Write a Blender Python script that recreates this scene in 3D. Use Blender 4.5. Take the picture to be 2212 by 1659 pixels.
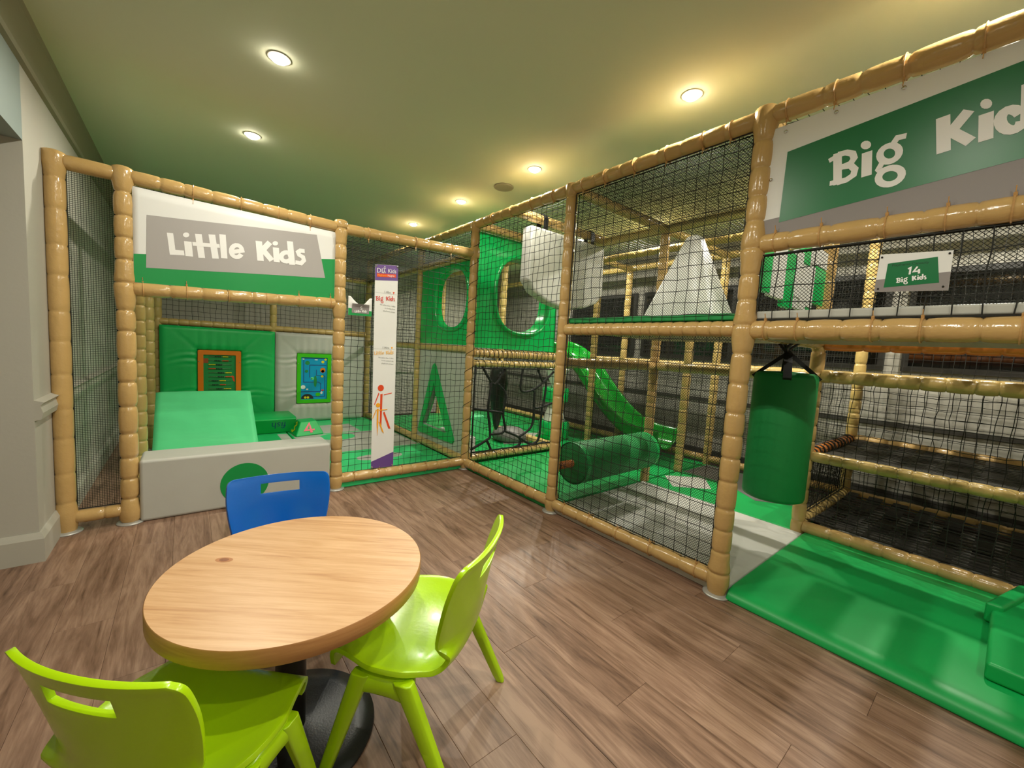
import bpy, bmesh, math, random
from mathutils import Vector, Matrix, noise
random.seed(7)
for o in list(bpy.data.objects):
    bpy.data.objects.remove(o, do_unlink=True)
C = bpy.context.scene.collection
SC = bpy.context.scene
PI = math.pi

# ------------------------------------------------------------------ camera
def make_camera():
    f, yaw, pitch, roll = 872.73, 0.6791, 0.0852, -0.0583
    cy, sy = math.cos(yaw), math.sin(yaw)
    fw = Vector((sy*math.cos(pitch), cy*math.cos(pitch), -math.sin(pitch)))
    r = Vector((cy, -sy, 0)); d = fw.cross(r)
    r2 = math.cos(roll)*r + math.sin(roll)*d
    d2 = -math.sin(roll)*r + math.cos(roll)*d
    cam = bpy.data.cameras.new('camera'); o = bpy.data.objects.new('camera', cam); C.objects.link(o)
    m = Matrix.Identity(4)
    for i in range(3):
        m[i][0] = r2[i]; m[i][1] = -d2[i]; m[i][2] = -fw[i]
    m.translation = Vector((-1.8697, -2.9093, 1.0515))
    o.matrix_world = m
    cam.sensor_fit = 'HORIZONTAL'; cam.sensor_width = 36.0; cam.lens = 36.0*f/2212
    cam.clip_start = 0.02
    SC.camera = o
make_camera()

# ------------------------------------------------------------------ world, exposure
CEIL = 2.31
w = bpy.data.worlds.new('world'); SC.world = w; w.use_nodes = True
w.node_tree.nodes['Background'].inputs[0].default_value = (1.0, 0.93, 0.82, 1)
w.node_tree.nodes['Background'].inputs[1].default_value = 0.02
SC.view_settings.view_transform = 'Standard'; SC.view_settings.look = 'None'
SC.view_settings.gamma = 1.0; SC.view_settings.use_curve_mapping = False
SC.view_settings.exposure = 1.4
LAMP_W = 13.0          # every recessed downlight
LAMP_COL = (1.0, 0.95, 0.81)

# ------------------------------------------------------------------ materials
def lin(h):
    if isinstance(h, str):
        h = tuple(int(h[i:i+2], 16) for i in (0, 2, 4))
    return tuple((c/255/12.92 if c/255 <= .04045 else ((c/255+.055)/1.055)**2.4) for c in h) + (1,)
def base_mat(name):
    m = bpy.data.materials.new(name); m.use_nodes = True
    nt = m.node_tree; b = nt.nodes['Principled BSDF']
    return m, nt, b
def mat(name, col, rough=.5, bump=0, bscale=30, var=0.0, vscale=4, spec=.5, coat=0, metal=0, emit=0, stretch=None):
    m, nt, b = base_mat(name)
    c = lin(col)
    b.inputs['Base Color'].default_value = c
    b.inputs['Roughness'].default_value = rough
    b.inputs['Specular IOR Level'].default_value = spec
    b.inputs['Metallic'].default_value = metal
    b.inputs['Coat Weight'].default_value = coat
    b.inputs['Coat Roughness'].default_value = .12
    if emit:
        b.inputs['Emission Color'].default_value = c; b.inputs['Emission Strength'].default_value = emit
    if bump or var:
        tc = nt.nodes.new('ShaderNodeTexCoord'); mp = nt.nodes.new('ShaderNodeMapping')
        nt.links.new(tc.outputs['Object'], mp.inputs[0])
        if stretch: mp.inputs['Scale'].default_value = stretch
    if bump:
        n = nt.nodes.new('ShaderNodeTexNoise'); n.inputs['Scale'].default_value = bscale
        n.inputs['Detail'].default_value = 3
        bp = nt.nodes.new('ShaderNodeBump'); bp.inputs['Strength'].default_value = bump
        bp.inputs['Distance'].default_value = .01
        nt.links.new(mp.outputs[0], n.inputs['Vector']); nt.links.new(n.outputs[0], bp.inputs['Height'])
        nt.links.new(bp.outputs[0], b.inputs['Normal'])
    if var:
        n2 = nt.nodes.new('ShaderNodeTexNoise'); n2.inputs['Scale'].default_value = vscale
        n2.inputs['Detail'].default_value = 4
        mx = nt.nodes.new('ShaderNodeMix'); mx.data_type = 'RGBA'
        mx.inputs[6].default_value = tuple(x*(1-var) for x in c[:3])+(1,)
        mx.inputs[7].default_value = tuple(min(1, x*(1+var)) for x in c[:3])+(1,)
        nt.links.new(mp.outputs[0], n2.inputs['Vector']); nt.links.new(n2.outputs[0], mx.inputs[0])
        nt.links.new(mx.outputs[2], b.inputs['Base Color'])
    return m

def wood_mat(name, cols, scale, rot=0, rough=.45, rand=0.0, knots=True, fine=1.0):
    """stretched-noise grain; cols dark->light as ramp stops"""
    m, nt, b = base_mat(name)
    N = nt.nodes.new; L = nt.links.new
    tc = N('ShaderNodeTexCoord'); mp = N('ShaderNodeMapping'); mp.inputs['Rotation'].default_value = (0, 0, rot)
    mp2 = N('ShaderNodeMapping'); mp2.inputs['Scale'].default_value = scale
    oi = N('ShaderNodeObjectInfo')
    L(tc.outputs['Object'], mp.inputs[0])
    add = N('ShaderNodeVectorMath'); add.operation = 'ADD'
    cx = N('ShaderNodeCombineXYZ'); mul = N('ShaderNodeMath'); mul.operation = 'MULTIPLY'; mul.inputs[1].default_value = 37*rand
    L(oi.outputs['Random'], mul.inputs[0]); L(mul.outputs[0], cx.inputs[0]); L(mul.outputs[0], cx.inputs[1])
    L(mp.outputs[0], add.inputs[0]); L(cx.outputs[0], add.inputs[1])
    L(add.outputs[0], mp2.inputs[0])
    n = N('ShaderNodeTexNoise'); n.inputs['Scale'].default_value = 1; n.inputs['Detail'].default_value = 8; n.inputs['Roughness'].default_value = .62
    n.inputs['Distortion'].default_value = 1.2
    L(mp2.outputs[0], n.inputs['Vector'])
    n3 = N('ShaderNodeTexNoise'); n3.inputs['Scale'].default_value = 6*fine; n3.inputs['Detail'].default_value = 3
    L(mp2.outputs[0], n3.inputs['Vector'])
    mix = N('ShaderNodeMath'); mix.operation = 'MULTIPLY_ADD'; mix.inputs[1].default_value = .28; 
    L(n3.outputs[0], mix.inputs[0]); L(n.outputs[0], mix.inputs[2])
    v = mix.outputs[0]
    if rand:
        m2 = N('ShaderNodeMath'); m2.operation = 'MULTIPLY_ADD'; m2.inputs[1].default_value = .09
        L(oi.outputs['Random'], m2.inputs[0]); L(v, m2.inputs[2]); v = m2.outputs[0]
    ra = N('ShaderNodeValToRGB'); e = ra.color_ramp.elements
    pos = [p for p, _ in cols]
    e[0].position = pos[0]; e[0].color = lin(cols[0][1]); e[1].position = pos[-1]; e[1].color = lin(cols[-1][1])
    for p, c in cols[1:-1]:
        q = e.new(p); q.color = lin(c)
    L(v, ra.inputs[0]); L(ra.outputs[0], b.inputs['Base Color'])
    b.inputs['Roughness'].default_value = rough
    bp = N('ShaderNodeBump'); bp.inputs['Strength'].default_value = .12; bp.inputs['Distance'].default_value = .002
    L(n.outputs[0], bp.inputs['Height']); L(bp.outputs[0], b.inputs['Normal'])
    return m

M = {}
M['tan'] = mat('tan_vinyl', 'c5a268', .20, bump=.25, bscale=38, var=.10, vscale=9, coat=.25)
M['tan_rear'] = mat('tan_vinyl_worn', 'c2a666', .3, bump=.25, bscale=38, var=.12, vscale=9, coat=.2)
M['rope_orange'] = mat('orange_vinyl', 'c8762e', .3, bump=.2, bscale=40)
M['seam'] = mat('seam_thread', '8b6236', .6)
M['tie'] = mat('cable_tie_plastic', 'c79b62', .35)
M['plate'] = mat('pale_metal_plate', 'b9b9b4', .35, metal=.4)
M['green'] = mat('green_vinyl', '0fb257', .42, bump=.12, bscale=14, var=.06, vscale=3)
M['green_mat'] = mat('green_mat_vinyl', '0fa652', .40, bump=.10, bscale=9, var=.08, vscale=2.5)
M['green_mat_lit'] = mat('lit_green_mat_vinyl', '2fd07c', .40, bump=.10, bscale=9, var=.06, vscale=2.5)  # mat green lightened: the toddler area's stronger light is put into the colour
M['green_light'] = mat('light_green_vinyl', '62e39a', .40, bump=.35, bscale=5, var=.05, stretch=(1, 1, 6))
M['green_dark'] = mat('deep_green_canvas', '0c8a42', .55, bump=.08, bscale=60)
M['green_panel'] = mat('green_plastic', '06b056', .22, bump=.05, bscale=6, coat=.3)
M['slide'] = mat('glossy_green_plastic', '12a32f', .12, bump=.06, bscale=10, coat=.6)
M['grey'] = mat('grey_vinyl', 'b9b9b1', .45, bump=.15, bscale=10, var=.05, vscale=4)
M['grey_light'] = mat('pale_grey_vinyl', 'c9c9c2', .42, bump=.12, bscale=12, var=.04)
M['grey_dark'] = mat('dark_grey_vinyl', '6d6b68', .5, bump=.12, bscale=12)
M['deck_grey'] = mat('deck_underside', '9a9078', .4)
M['net'] = mat('black_netting_cord', '15160f', .75)
M['net_fine'] = mat('fine_black_netting', '1b1d14', .8)
M['web'] = mat('black_webbing', '33322d', .55, bump=.3, bscale=200)
M['rope'] = mat('black_rope', '0f110f', .75, bump=.4, bscale=150)
M['strap'] = mat('black_strap', '0d0d0d', .6)
M['white'] = mat('white_banner', 'e6e6e4', .5, bump=.05, bscale=4)
M['bgrey'] = mat('banner_grey_print', 'a9a4a2', .5)
M['bgreen'] = mat('banner_green_print', '069145', .42)
M['bgreen_dark'] = mat('banner_dark_green_print', '033f22', .5)
M['bgreen2'] = mat('sign_green_print', '06703c', .33)
M['bgrey2'] = mat('sign_grey_print', '8b8483', .5)
M['letter'] = mat('white_print', 'f0efee', .5)
M['purple'] = mat('purple_print', '6a4a91', .5)
M['orange_red'] = mat('red_orange_print', 'e0491b', .5)
M['orange'] = mat('orange_plastic', 'e37808', .35)
M['yellow_or'] = mat('amber_print', 'f4a81c', .5)
M['red'] = mat('red_print', 'd8352a', .5)
M['greytext'] = mat('grey_print', '8d8d8a', .5)
M['pale_amber'] = mat('pale_amber_print', 'eebf74', .5)
M['yellow'] = mat('yellow_print', 'e6d416', .4)
M['pink'] = mat('pink_print', 'f0637a', .4)
M['bluetext'] = mat('blue_print', '0a5a86', .5)
M['lime_plastic'] = mat('lime_frame_plastic', '3fc212', .3)
M['sky_plastic'] = mat('sky_blue_plastic', '0a9cd0', .25, coat=.3)
M['track'] = mat('dark_blue_track', '0a4f8c', .5)
M['chrome'] = mat('chrome', 'd9d9d9', .15, metal=1)
M['wall'] = mat('grey_wall_paint', 'b4b1a6', .7, bump=.04, bscale=60, var=.02)
M['wall_lower'] = mat('skirting_paint', 'b3b0a4', .55)
M['frieze'] = mat('frieze_paint', '8f8c76', .7)
M['header'] = mat('header_panel_paint', '8d9a98', .5)
M['ceil'] = mat('ceiling_paint', 'dde3ca', .8, bump=.02, bscale=80)
M['speaker'] = mat('speaker_grille', '9b9782', .7, bump=.3, bscale=400)
M['glass_dark'] = mat('dark_glass', '08090a', .06, spec=.8)
M['frame_dark'] = mat('dark_window_frame', '2a2926', .4)
M['lime'] = mat('lime_chair_plastic', 'b0dc0c', .24, bump=.03, bscale=120, coat=.2)
M['blue'] = mat('blue_chair_plastic', '0a68cc', .22, bump=.03, bscale=120, coat=.25)
M['black'] = mat('black_powder_coat', '131315', .4)
M['blackplate'] = mat('black_table_base', '26282a', .32, metal=.3, bump=.05, bscale=200)
M['lamp'] = mat('lamp_lens', 'fff3dd', .3, emit=26)
M['bezel'] = mat('white_bezel', 'd6d2c4', .4)
M['oak'] = wood_mat('oak_laminate', [(.30, '8f633f'), (.44, 'b6875b'), (.58, 'c69a6d'), (.80, 'd5ad82')], (2.2, 34, 10), rot=.68, rough=.36)
M['oak_edge'] = wood_mat('oak_edge', [(.30, '8a5a30'), (.48, 'a87444'), (.80, 'bd8a55')], (3, 3, 40), rough=.4)
M['plank'] = wood_mat('brown_vinyl_plank', [(.33, '291b12'), (.46, '573f30'), (.56, '745846'), (.68, '896b58'), (.84, 'a1836e')], (20, 1.9, 6), rough=.40, rand=1.0, fine=1.2)
M['floor_base'] = mat('floor_screed', '3a2c22', .7)

# ------------------------------------------------------------------ mesh helpers
class MB:
    def __init__(s): s.v = []; s.f = []; s.m = []; s.mi = 0
    def add(s, vs, fs):
        n = len(s.v); s.v += [tuple(x) for x in vs]; s.f += [tuple(i+n for i in q) for q in fs]; s.m += [s.mi]*len(fs)
    def box(s, a, b):
        x0, y0, z0 = a; x1, y1, z1 = b
        s.add([(x0,y0,z0),(x1,y0,z0),(x1,y1,z0),(x0,y1,z0),(x0,y0,z1),(x1,y0,z1),(x1,y1,z1),(x0,y1,z1)],
              [(0,3,2,1),(4,5,6,7),(0,1,5,4),(1,2,6,5),(2,3,7,6),(3,0,4,7)])
    def prism(s, poly, fn, d0, d1):
        """poly 2D, fn(u,v,d)->3D, extruded from d0 to d1"""
        n = len(poly)
        vs = [fn(u, v, d0) for u, v in poly]+[fn(u, v, d1) for u, v in poly]
        s.add(vs, [tuple(range(n-1, -1, -1)), tuple(range(n, 2*n))]+[(i, (i+1) % n, n+(i+1) % n, n+i) for i in range(n)])
    def tube(s, pts, r, n=8, cap=True, rfn=None):
        pts = [Vector(p) for p in pts]; rings = []
        up = Vector((0, 0, 1))
        t0 = (pts[1]-pts[0]).normalized()
        if abs(t0.dot(up)) > .95: up = Vector((1, 0, 0))
        nx = t0.cross(up).normalized()
        base = len(s.v); vs = []
        for i, p in enumerate(pts):
            t = (pts[min(i+1, len(pts)-1)]-pts[max(i-1, 0)]).normalized()
            nx = (nx - t*nx.dot(t)).normalized(); ny = t.cross(nx)
            rr = rfn(i) if rfn else r
            for k in range(n):
                a = 2*PI*k/n
                vs.append(p+(nx*math.cos(a)+ny*math.sin(a))*rr)
        fs = []
        for i in range(len(pts)-1):
            for k in range(n):
                fs.append((i*n+k, i*n+(k+1) % n, (i+1)*n+(k+1) % n, (i+1)*n+k))
        if cap:
            fs.append(tuple(range(n-1, -1, -1))); fs.append(tuple((len(pts)-1)*n+k for k in range(n)))
        s.add(vs, fs)
    def lathe(s, prof, c=(0,0,0), axis=(0,0,1), n=24, cap=True):
        c = Vector(c); ax = Vector(axis).normalized()
        q = ax.to_track_quat('Z', 'Y').to_matrix()
        vs = []
        for r, h in prof:
            for k in range(n):
                a = 2*PI*k/n
                vs.append(c+q@Vector((r*math.cos(a), r*math.sin(a), h)))
        fs = []
        for i in range(len(prof)-1):
            for k in range(n):
                fs.append((i*n+k, i*n+(k+1) % n, (i+1)*n+(k+1) % n, (i+1)*n+k))
        if cap:
            fs.append(tuple(range(n-1, -1, -1))); fs.append(tuple((len(prof)-1)*n+k for k in range(n)))
        s.add(vs, fs)
    def strip(s, pts, w, fn, d):
        """flat stroke of width w along 2D pts, mapped by fn(u,v,d); closed if w == 0 means fill"""
        if w == 0:
            P = pts[:-1]
            s.add([fn(u, v, d) for u, v in P], [tuple(range(len(P)))]); return
        closed = (pts[0][0]-pts[-1][0])**2+(pts[0][1]-pts[-1][1])**2 < 1e-9
        P = [Vector(p) for p in (pts[:-1] if closed else pts)]; n = len(P); L = []; R = []
        for i in range(n):
            a = P[(i-1) % n] if (closed or i > 0) else P[i]
            b = P[(i+1) % n] if (closed or i < n-1) else P[i]
            d1 = (P[i]-a).normalized() if (P[i]-a).length > 1e-9 else (b-P[i]).normalized()
            d2 = (b-P[i]).normalized() if (b-P[i]).length > 1e-9 else d1
            t = (d1+d2); t = t.normalized() if t.length > 1e-6 else d1
            nn = Vector((-t.y, t.x)); k = max(.5, nn.dot(Vector((-d1.y, d1.x))))
            L.append(P[i]+nn*w/2/k); R.append(P[i]-nn*w/2/k)
        m = n if closed else n-1
        s.add([fn(p.x, p.y, d) for p in L+R], [(i, (i+1) % n, n+(i+1) % n, n+i) for i in range(m)])
    def build(s, name, mats, parent=None, smooth=False, bevel=0, bseg=2, autosmooth=None, subsurf=0, recalc=False):
        me = bpy.data.meshes.new(name); me.from_pydata(s.v, [], s.f); me.update()
        if not isinstance(mats, (list, tuple)): mats = [mats]
        for m in mats: me.materials.append(m)
        if len(mats) > 1: me.polygons.foreach_set('material_index', s.m)
        if recalc:
            bm = bmesh.new(); bm.from_mesh(me); bmesh.ops.recalc_face_normals(bm, faces=bm.faces); bm.to_mesh(me); bm.free()
        if smooth: me.polygons.foreach_set('use_smooth', [True]*len(me.polygons))
        o = bpy.data.objects.new(name, me); C.objects.link(o)
        if parent is not None: attach(o, parent)
        if bevel:
            b = o.modifiers.new('bevel', 'BEVEL'); b.width = bevel; b.segments = bseg; b.limit_method = 'ANGLE'; b.angle_limit = math.radians(40)
            me.polygons.foreach_set('use_smooth', [True]*len(me.polygons))
            b.harden_normals = True
        if subsurf:
            sb = o.modifiers.new('sub', 'SUBSURF'); sb.levels = subsurf; sb.render_levels = subsurf
        return o
def attach(o, parent):
    o.parent = parent
    if parent.get('_local'): return
    o.matrix_parent_inverse = Matrix.Translation(-Vector(parent.location)) if parent.parent is None else Matrix.Identity(4)
def tag(o, label, cat, group=None, kind=None):
    o['label'] = label; o['category'] = cat
    if group: o['group'] = group
    if kind: o['kind'] = kind
    return o
def thing(name, label, cat, loc=(0,0,0), group=None):
    o = bpy.data.objects.new(name, None); C.objects.link(o); o.location = loc; o.empty_display_size = .05
    return tag(o, label, cat, group)
def struct(o):
    o['kind'] = 'structure'; return o
def onY(y): return lambda u, v, d: (u, y+d, v)       # facing the camera side (-Y): d negative is in front
def onX(x): return lambda u, v, d: (x+d, -u, v)      # read from -X: u runs towards -Y
def rrect(x0, y0, x1, y1, r, n=4):
    P = []
    for cx, cy, a0 in ((x1-r, y1-r, 0), (x0+r, y1-r, 90), (x0+r, y0+r, 180), (x1-r, y0+r, 270)):
        for i in range(n+1):
            a = math.radians(a0+90*i/n); P.append((cx+r*math.cos(a), cy+r*math.sin(a)))
    return P
def ellipse(cx, cy, rx, ry, n=28, pw=2.0):
    P = []
    for i in range(n):
        a = 2*PI*i/n; c, s_ = math.cos(a), math.sin(a)
        P.append((cx+rx*math.copysign(abs(c)**(2/pw), c), cy+ry*math.copysign(abs(s_)**(2/pw), s_)))
    return P
def text_mb(mb, txt, size, fn, d, u, v, align='LEFT', flip=False, sx=1.0):
    cu = bpy.data.curves.new('t', 'FONT'); cu.body = txt; cu.size = size; cu.align_x = align; cu.resolution_u = 2
    ob = bpy.data.objects.new('t', cu); C.objects.link(ob)
    dg = bpy.context.evaluated_depsgraph_get()
    me = bpy.data.meshes.new_from_object(ob.evaluated_get(dg))
    k = -1 if flip else 1
    mb.add([fn(u+k*p.co.x*sx, v+k*p.co.y, d) for p in me.vertices], [tuple(p.vertices) for p in me.polygons])
    bpy.data.objects.remove(ob); bpy.data.curves.remove(cu); bpy.data.meshes.remove(me)
def glyphs(mb, G, fn, d, u, v, k, wk=1.0):
    for i, (pts, w_) in enumerate(G):
        mb.strip([(u+x*k, v+y*k) for x, y in pts], w_*k*wk, fn, d-i*6e-5)
LITTLE_ORIGIN=(-1.9376,1.4570)
LITTLE=[([(.0,.1076),(.0098,.0086),(.0582,.014)],.0263),([(.0741,.0789),(.0797,.0)],.0329),([(.0811,.1151),(.0784,.1066),(.0714,.1002),(.0628,.0984),(.056,.1018),(.0534,.1091),(.0561,.1175),(.0631,.1239),(.0716,.1258),(.0785,.1224),(.0811,.1151)],.0),([(.1197,.1286),(.1343,.0009)],.03),([(.0942,.0701),(.2151,.0814)],.021),([(.1796,.1377),(.1961,.0082)],.0308),([(.2281,.1483),(.2362,.0168)],.03),([(.2657,.0549),(.2743,.0592),(.3132,.0735),(.3207,.0759),(.3176,.0886),(.3108,.0979),(.3014,.1022),(.291,.101),(.2811,.0945),(.2735,.0837),(.2692,.0704),(.2691,.0567),(.273,.0447),(.2804,.0365),(.2902,.0333),(.3007,.0357),(.3102,.0434),(.3173,.055)],.0228),([(.4034,.1471),(.4131,.0335)],.0334),([(.4605,.1518),(.4171,.0908)],.0294),([(.4233,.1019),(.4719,.0468)],.0314),([(.4924,.1275),(.4982,.0421)],.0331),([(.5044,.1551),(.5015,.1465),(.4939,.14),(.4844,.1381),(.4767,.1415),(.4738,.1489),(.4766,.1574),(.4842,.1639),(.4937,.1659),(.5014,.1625),(.5044,.1551)],.0),([(.5631,.1093),(.5524,.1108),(.5412,.1077),(.5315,.1005),(.5247,.0905),(.5219,.0792),(.5236,.0684),(.5295,.06),(.5387,.0552),(.5497,.0549),(.5606,.0591),(.5698,.0672),(.5757,.0779),(.5678,.1022)],.0251),([(.5683,.1813),(.5831,.0401)],.0341),([(.653,.1391),(.6282,.1373),(.6147,.1243),(.6217,.1086),(.6438,.1),(.6496,.0801),(.6326,.0584),(.6005,.0609)],.0246)]
BIG_ORIGIN=(2.3955,1.6824)
BIG=[([(.0235,.1529),(.0351,.039)],.0251),([(.0,.1321),(.0272,.1432)],.0164),([(.0107,.0482),(.0368,.0491)],.0169),([(.0242,.1461),(.0497,.1456),(.0686,.1357),(.0745,.1179),(.0659,.103),(.04,.097)],.0195),([(.0398,.099),(.0681,.0944),(.0807,.0779),(.0784,.0594),(.0597,.048),(.0331,.0455)],.0195),([(.1087,.1283),(.1155,.045)],.0281),([(.1171,.1531),(.1175,.1455),(.1141,.1399),(.1077,.1378),(.1001,.1399),(.0933,.1455),(.0891,.1533),(.0887,.161),(.0922,.1666),(.0986,.1686),(.1062,.1665),(.113,.1608),(.1171,.1531)],.0),([(.1915,.1095),(.1937,.1013),(.1935,.0933),(.1911,.0861),(.1865,.0806),(.1803,.0772),(.173,.0764),(.1652,.0781),(.1579,.0823),(.1516,.0886),(.1472,.0963),(.1449,.1048),(.145,.113),(.1477,.1203),(.1524,.1258),(.1588,.129),(.1662,.1297),(.1739,.1277),(.1811,.1234),(.1872,.1171),(.1915,.1095)],.019),([(.1749,.1307),(.1845,.1489),(.2067,.1475)],.0174),([(.1542,.0806),(.1457,.0586),(.1499,.0528),(.183,.0512)],.0161),([(.2069,.0308),(.2082,.0224),(.2067,.0145),(.2025,.0078),(.196,.0028),(.1878,.0001),(.1786,.0),(.1694,.0025),(.161,.0075),(.1544,.0144),(.1502,.0225),(.1488,.0311),(.1505,.0392),(.155,.0461),(.1618,.051),(.1702,.0535),(.1795,.0533),(.1885,.0505),(.1966,.0455),(.203,.0387),(.2069,.0308)],.0196),([(.2872,.1759),(.2997,.0643)],.0311),([(.3417,.1731),(.3051,.1148)],.0279),([(.3102,.1227),(.3553,.0767)],.0263),([(.3783,.1501),(.3855,.0703)],.0296),([(.387,.1772),(.3875,.1696),(.3848,.1641),(.3796,.1621),(.3733,.1642),(.3675,.17),(.3639,.1777),(.3634,.1854),(.3661,.191),(.3714,.1929),(.3777,.1907),(.3834,.1849),(.387,.1772)],.0),([(.4449,.1222),(.4392,.1312),(.4323,.1378),(.425,.1414),(.4181,.1414),(.4125,.1377),(.409,.1309),(.4079,.1216),(.4095,.1111),(.4135,.1007),(.4194,.0917),(.4264,.0851),(.4338,.0818),(.4406,.0821),(.4459,.0859),(.4493,.0927),(.4503,.1018)],.0244),([(.4515,.2032),(.4608,.0895)],.0266),([(.5086,.1441),(.4937,.1553),(.4853,.1467),(.4901,.13),(.507,.1158),(.5136,.0963),(.5059,.0823),(.4881,.0891)],.0202)]

# ------------------------------------------------------------------ room shell
XL, XR, YB, YF = -2.385, 2.42, 2.78, -4.3
mb = MB(); mb.box((-3.6, YF-.1, -.06), (XR+.1, YB+.1, -.006)); floor = struct(mb.build('floor', M['floor_base']))
pm = {}
def plank(x0, x1, y0, y1):
    key = (round(x1-x0, 4), round(y1-y0, 4))
    if key not in pm:
        w_, l_ = (x1-x0)/2-.0003, (y1-y0)/2-.0003; c = .0007
        me = bpy.data.meshes.new('plank')
        me.from_pydata([(-w_,-l_,-.006),(w_,-l_,-.006),(w_,l_,-.006),(-w_,l_,-.006),(-w_,-l_,-c),(w_,-l_,-c),(w_,l_,-c),(-w_,l_,-c),
                        (-w_+c,-l_+c,0),(w_-c,-l_+c,0),(w_-c,l_-c,0),(-w_+c,l_-c,0)], [],
                       [(0,1,5,4),(1,2,6,5),(2,3,7,6),(3,0,4,7),(4,5,9,8),(5,6,10,9),(6,7,11,10),(7,4,8,11),(8,9,10,11)])
        me.materials.append(M['plank']); pm[key] = me
    o = bpy.data.objects.new('plank', pm[key]); C.objects.link(o)
    o.location = ((x0+x1)/2, (y0+y1)/2, 0); o.parent = floor
PW, PL = .152, .98
i = 0; x = -3.3
while x < .2:
    off = (i*.37) % 1.0*PL; y = -4.3-off
    while y < 1.6:
        far = (x > .05 and y < -2.9) 
        if (y < .35 or x < -2.0) and y+PL > YF: plank(x, x+PW, max(y, YF), y+PL)
        y += PL
    x += PW; i += 1
mb = MB(); mb.box((-3.6, YF-.1, CEIL), (XR+.1, YB+.1, CEIL+.06)); struct(mb.build('ceiling', M['ceil']))
# left wall beyond the opening, the jamb facing the camera, the header over the opening
mb = MB(); mb.box((XL-.34, -.30, 0), (XL, YB, CEIL)); struct(mb.build('wall_left', M['wall']))
mb = MB(); mb.box((XL-.34, YF, 1.78), (XL, -.30, CEIL)); struct(mb.build('wall_left_header', M['header']))
mb = MB(); mb.box((-3.7, YF, 0), (-3.6, YB, CEIL)); struct(mb.build('wall_hall', M['wall']))
mb = MB(); mb.box((-3.6, 1.2, 0), (XL-.34, 1.3, CEIL)); struct(mb.build('wall_hall_end', M['wall']))
mb = MB(); mb.box((-3.7, YB, 0), (XR+.1, YB+.1, CEIL)); struct(mb.build('wall_rear', M['wall']))
mb = MB(); mb.box((XR, YF, 0), (XR+.1, YB, CEIL)); struct(mb.build('wall_right', M['wall']))
mb = MB(); mb.box((-3.7, YF-.1, 0), (XR+.1, YF, CEIL)); struct(mb.build('wall_front', M['wall']))
def moulding(name, prof, path, m):
    """prof in (outward, z); path of 2D points with outward = left-hand normal side"""
    mb = MB(); n = len(prof); vs = []
    P = [Vector(p) for p in path]
    for i, p in enumerate(P):
        d1 = (p-P[i-1]).normalized() if i else (P[1]-P[0]).normalized()
        d2 = (P[i+1]-p).normalized() if i < len(P)-1 else d1
        n1 = Vector((d1.y, -d1.x)); n2 = Vector((d2.y, -d2.x)); b = n1+n2; k = 2/b.dot(b)
        for o_, z in prof: q = p+b*k*o_; vs.append((q.x, q.y, z))
    fs = []
    for i in range(len(P)-1):
        for j in range(n):
            fs.append((i*n+j, (i+1)*n+j, (i+1)*n+(j+1) % n, i*n+(j+1) % n))
    fs.append(tuple(range(n))); fs.append(tuple((len(P)-1)*n+j for j in range(n-1, -1, -1)))
    mb.add(vs, fs)
    return struct(mb.build(name, m, recalc=True))
SK = [(0, 0), (.018, 0), (.018, .105), (.012, .118), (.006, .13), (0, .13)]
moulding('baseboard_left', SK, [(-3.0, -.30), (XL, -.30), (XL, YB-.02)][::1], M['wall_lower'])
DADO = [(0, .625), (.02, .632), (.026, .66), (.018, .69), (.03, .705), (.0, .715)]
moulding('trim_1', DADO, [(XL, -.30), (XL, YB-.02)], M['wall_lower'])
CORN = [(0, 2.075), (.016, 2.08), (.022, 2.095), (.012, 2.11), (.012, CEIL-.02), (.02, CEIL), (0, CEIL)]
moulding('trim_2', CORN, [(XL, YF), (XL, YB-.02)], M['frieze'])
mb = MB()
for z0, z1, d in ((.625, .66, .015), (0, .12, .018)): mb.box((XR-d, YF, z0), (XR, YB, z1))
struct(mb.build('trim_3', mat('dark_dado_paint', '4a4843', .5)))
mb = MB()
for z0, z1, d in ((.62, .68, .02), (0, .12, .018)): mb.box((XL, YB-d, z0), (XR, YB, z1))
struct(mb.build('trim_4', M['wall_lower']))
# dark night-time windows along the right wall
wi = 1
for y0, y1 in ((-3.4, -2.35), (-2.25, -1.2), (-1.1, -.05), (.05, 1.1)):
    mb = MB(); mb.prism([(-y1, 1.06), (-y0, 1.06), (-y0, 1.82), (-y1, 1.82)], onX(XR), -.03, 0)
    o = struct(mb.build('window_%d' % wi, M['frame_dark'])); wi += 1
    mb = MB(); mb.box((XR-.034, y0+.04, 1.10), (XR-.03, y1-.04, 1.78)); mb.build('pane', M['glass_dark'], o)

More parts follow.
